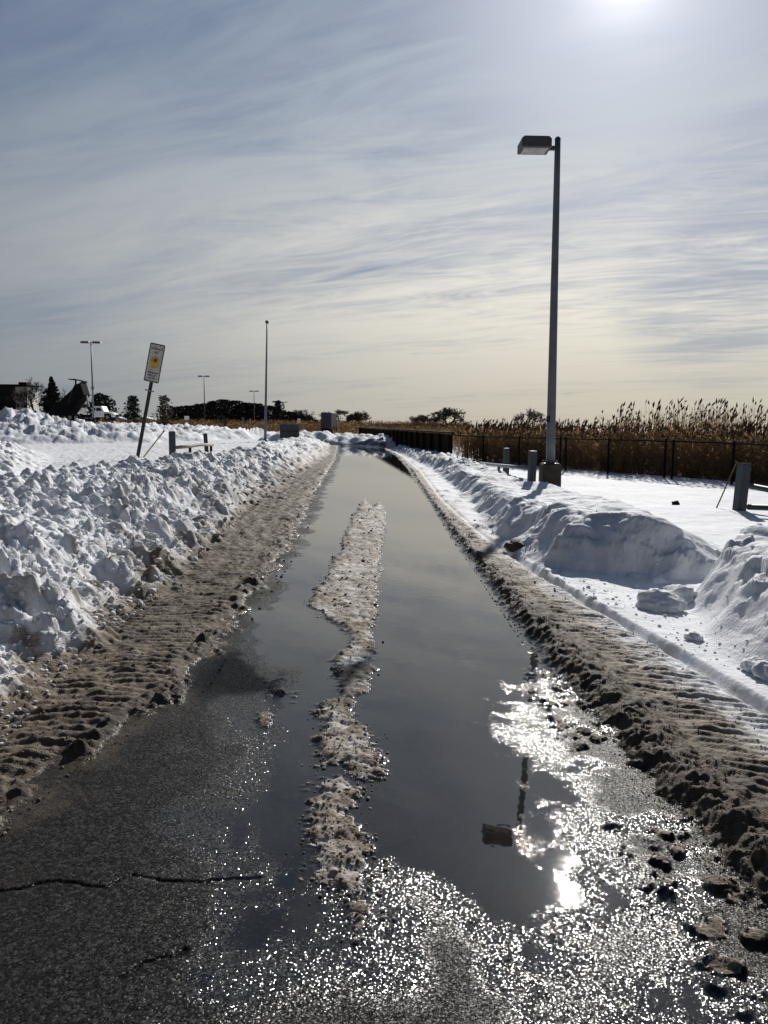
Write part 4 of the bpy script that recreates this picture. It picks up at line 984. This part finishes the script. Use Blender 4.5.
# ------------------------------------------------------------------ building beyond the heap
BY = 300.0
bb = base_at(8, BY); bz = 0
bl_ = thing('apartment_building', (bb.x, BY, 0), 'flat roofed building with a long front coloured dark as shade and pale end wall', 'building')
def bx_(px): return at_y(px, 400, BY).x-bb.x
top1 = z_at(8, 385.6, BY)
x0, x1, x2 = bx_(-14), bx_(17), bx_(28.5)
MB().box(((x0+x1)/2, 6, top1/2), (x1-x0, 12, top1)).build('shade_tinted_wing', M['darkwall'], bl_)  # shade on the long front is put into its near-black wall colour
tw = z_at(20, 387, BY)
MB().box(((x1+x2)/2, 4, tw/2), (x2-x1, 10, tw)).build('pale_wing', M['white'], bl_)
MB().box(((x0+x2)/2, 5.5, max(top1, tw)+.25), (x2-x0+.8, 14, .4)).build('roof', M['greyside'], bl_)
MB().box((bx_(19), 5, max(top1, tw)+1.0), (3.0, 3, 1.1)).build('roof_housing', M['greyside'], bl_)
for r_ in range(3):
    for k in range(3):
        wx = x1+(k+.5)*(x2-x1)/3; wz = tw*(.26+.27*r_)
        wn = MB().box((wx, -1.04, wz), (.95, .08, 1.35)).build('window', M['glass'], bl_)
        MB().box((wx, -1.10, wz-.75), (1.15, .14, .12)).build('sill', M['greyside'], wn)
for r_ in range(3):
    for k in range(7):
        wx = x0+(k+.5)*(x1-x0)/7; wz = top1*(.24+.27*r_)
        MB().box((wx, -.04, wz), (1.0, .08, 1.25)).build('window', M['glass'], bl_)

# ------------------------------------------------------------------ loose chunks
def chunk(name, px, py, Y, size, mat, label, seed, group=None, sink=.35, cat='snow chunk', dirt=None):
    rg = random.Random(seed); q = at_y(px, py, Y); z_ = height(q.x, Y)
    bm = bmesh.new(); bmesh.ops.create_icosphere(bm, subdivisions=4, radius=1)
    co_ = np.array([v.co[:] for v in bm.verts]); a, b, c = co_.T
    n = fbm(a*1.0+seed*3.1+c*.7, b+c*.9, 1.1, 4, seed)*.26+fbm(a+c*.8, b-c*.6, 4.0, 3, seed+9)*.10+blocks(a+c*.8+seed, b-c*.7, 0.7, seed, 1.0)*.22
    k = (1+n); k = np.where(np.abs(c) > .55, k*.93, k)
    for v, kk in zip(bm.verts, k): v.co = Vector((v.co.x*size[0], v.co.y*size[1], v.co.z*size[2]))*kk
    me = bpy.data.meshes.new(name); bm.to_mesh(me); bm.free(); me.polygons.foreach_set('use_smooth', [True]*len(me.polygons)); me.materials.append(mat)
    at = me.attributes.new('dirt', 'FLOAT', 'POINT'); at.data.foreach_set('value', [dirt if dirt is not None else .03]*len(me.vertices))
    o = bpy.data.objects.new(name, me); COL.objects.link(o); o.location = (q.x, Y, z_+size[2]*(1-sink*2)); o.rotation_euler = (rg.uniform(-.2, .2), rg.uniform(-.2, .2), rg.uniform(0, 6))
    return tag(o, label, cat, group)
G_ = 'loose chunks of snow below the bank'
chunk('snow_chunk', 661, 606, 6.85, (.20, .17, .13), M['snow'], 'big rounded chunk of snow at the gap, foremost of the touching pair', 31, G_)
chunk('snow_chunk', 680, 596, 7.15, (.19, .15, .12), M['snow'], 'snow chunk wedged between the big rounded chunk and the mound', 32, G_)
chunk('snow_chunk', 694, 640, 5.75, (.07, .06, .05), M['snow'], 'small angular snow chunk alone on the smooth snow below the mound', 33, G_)
chunk('snow_chunk', 753, 671, 4.95, (.075, .07, .06), M['snow'], 'smaller of the two round snow chunks at the foot of the mound', 34, G_)
chunk('snow_chunk', 766, 681, 4.8, (.10, .085, .07), M['snow'], 'larger of the two round snow chunks at the foot of the mound', 35, G_)
chunk('slush_chunk', 515, 548, 10.1, (.14, .11, .085), M['snow'], 'dark brown chunk of frozen slush lying by the lamp shadow', 36, None, .3, 'slush chunk', .85)
chunk('stone', 676, 503, 16.2, (.09, .07, .06), M['darkwood'], 'small dark lump lying alone on the smooth snow field', 37, None, .3, 'stone')
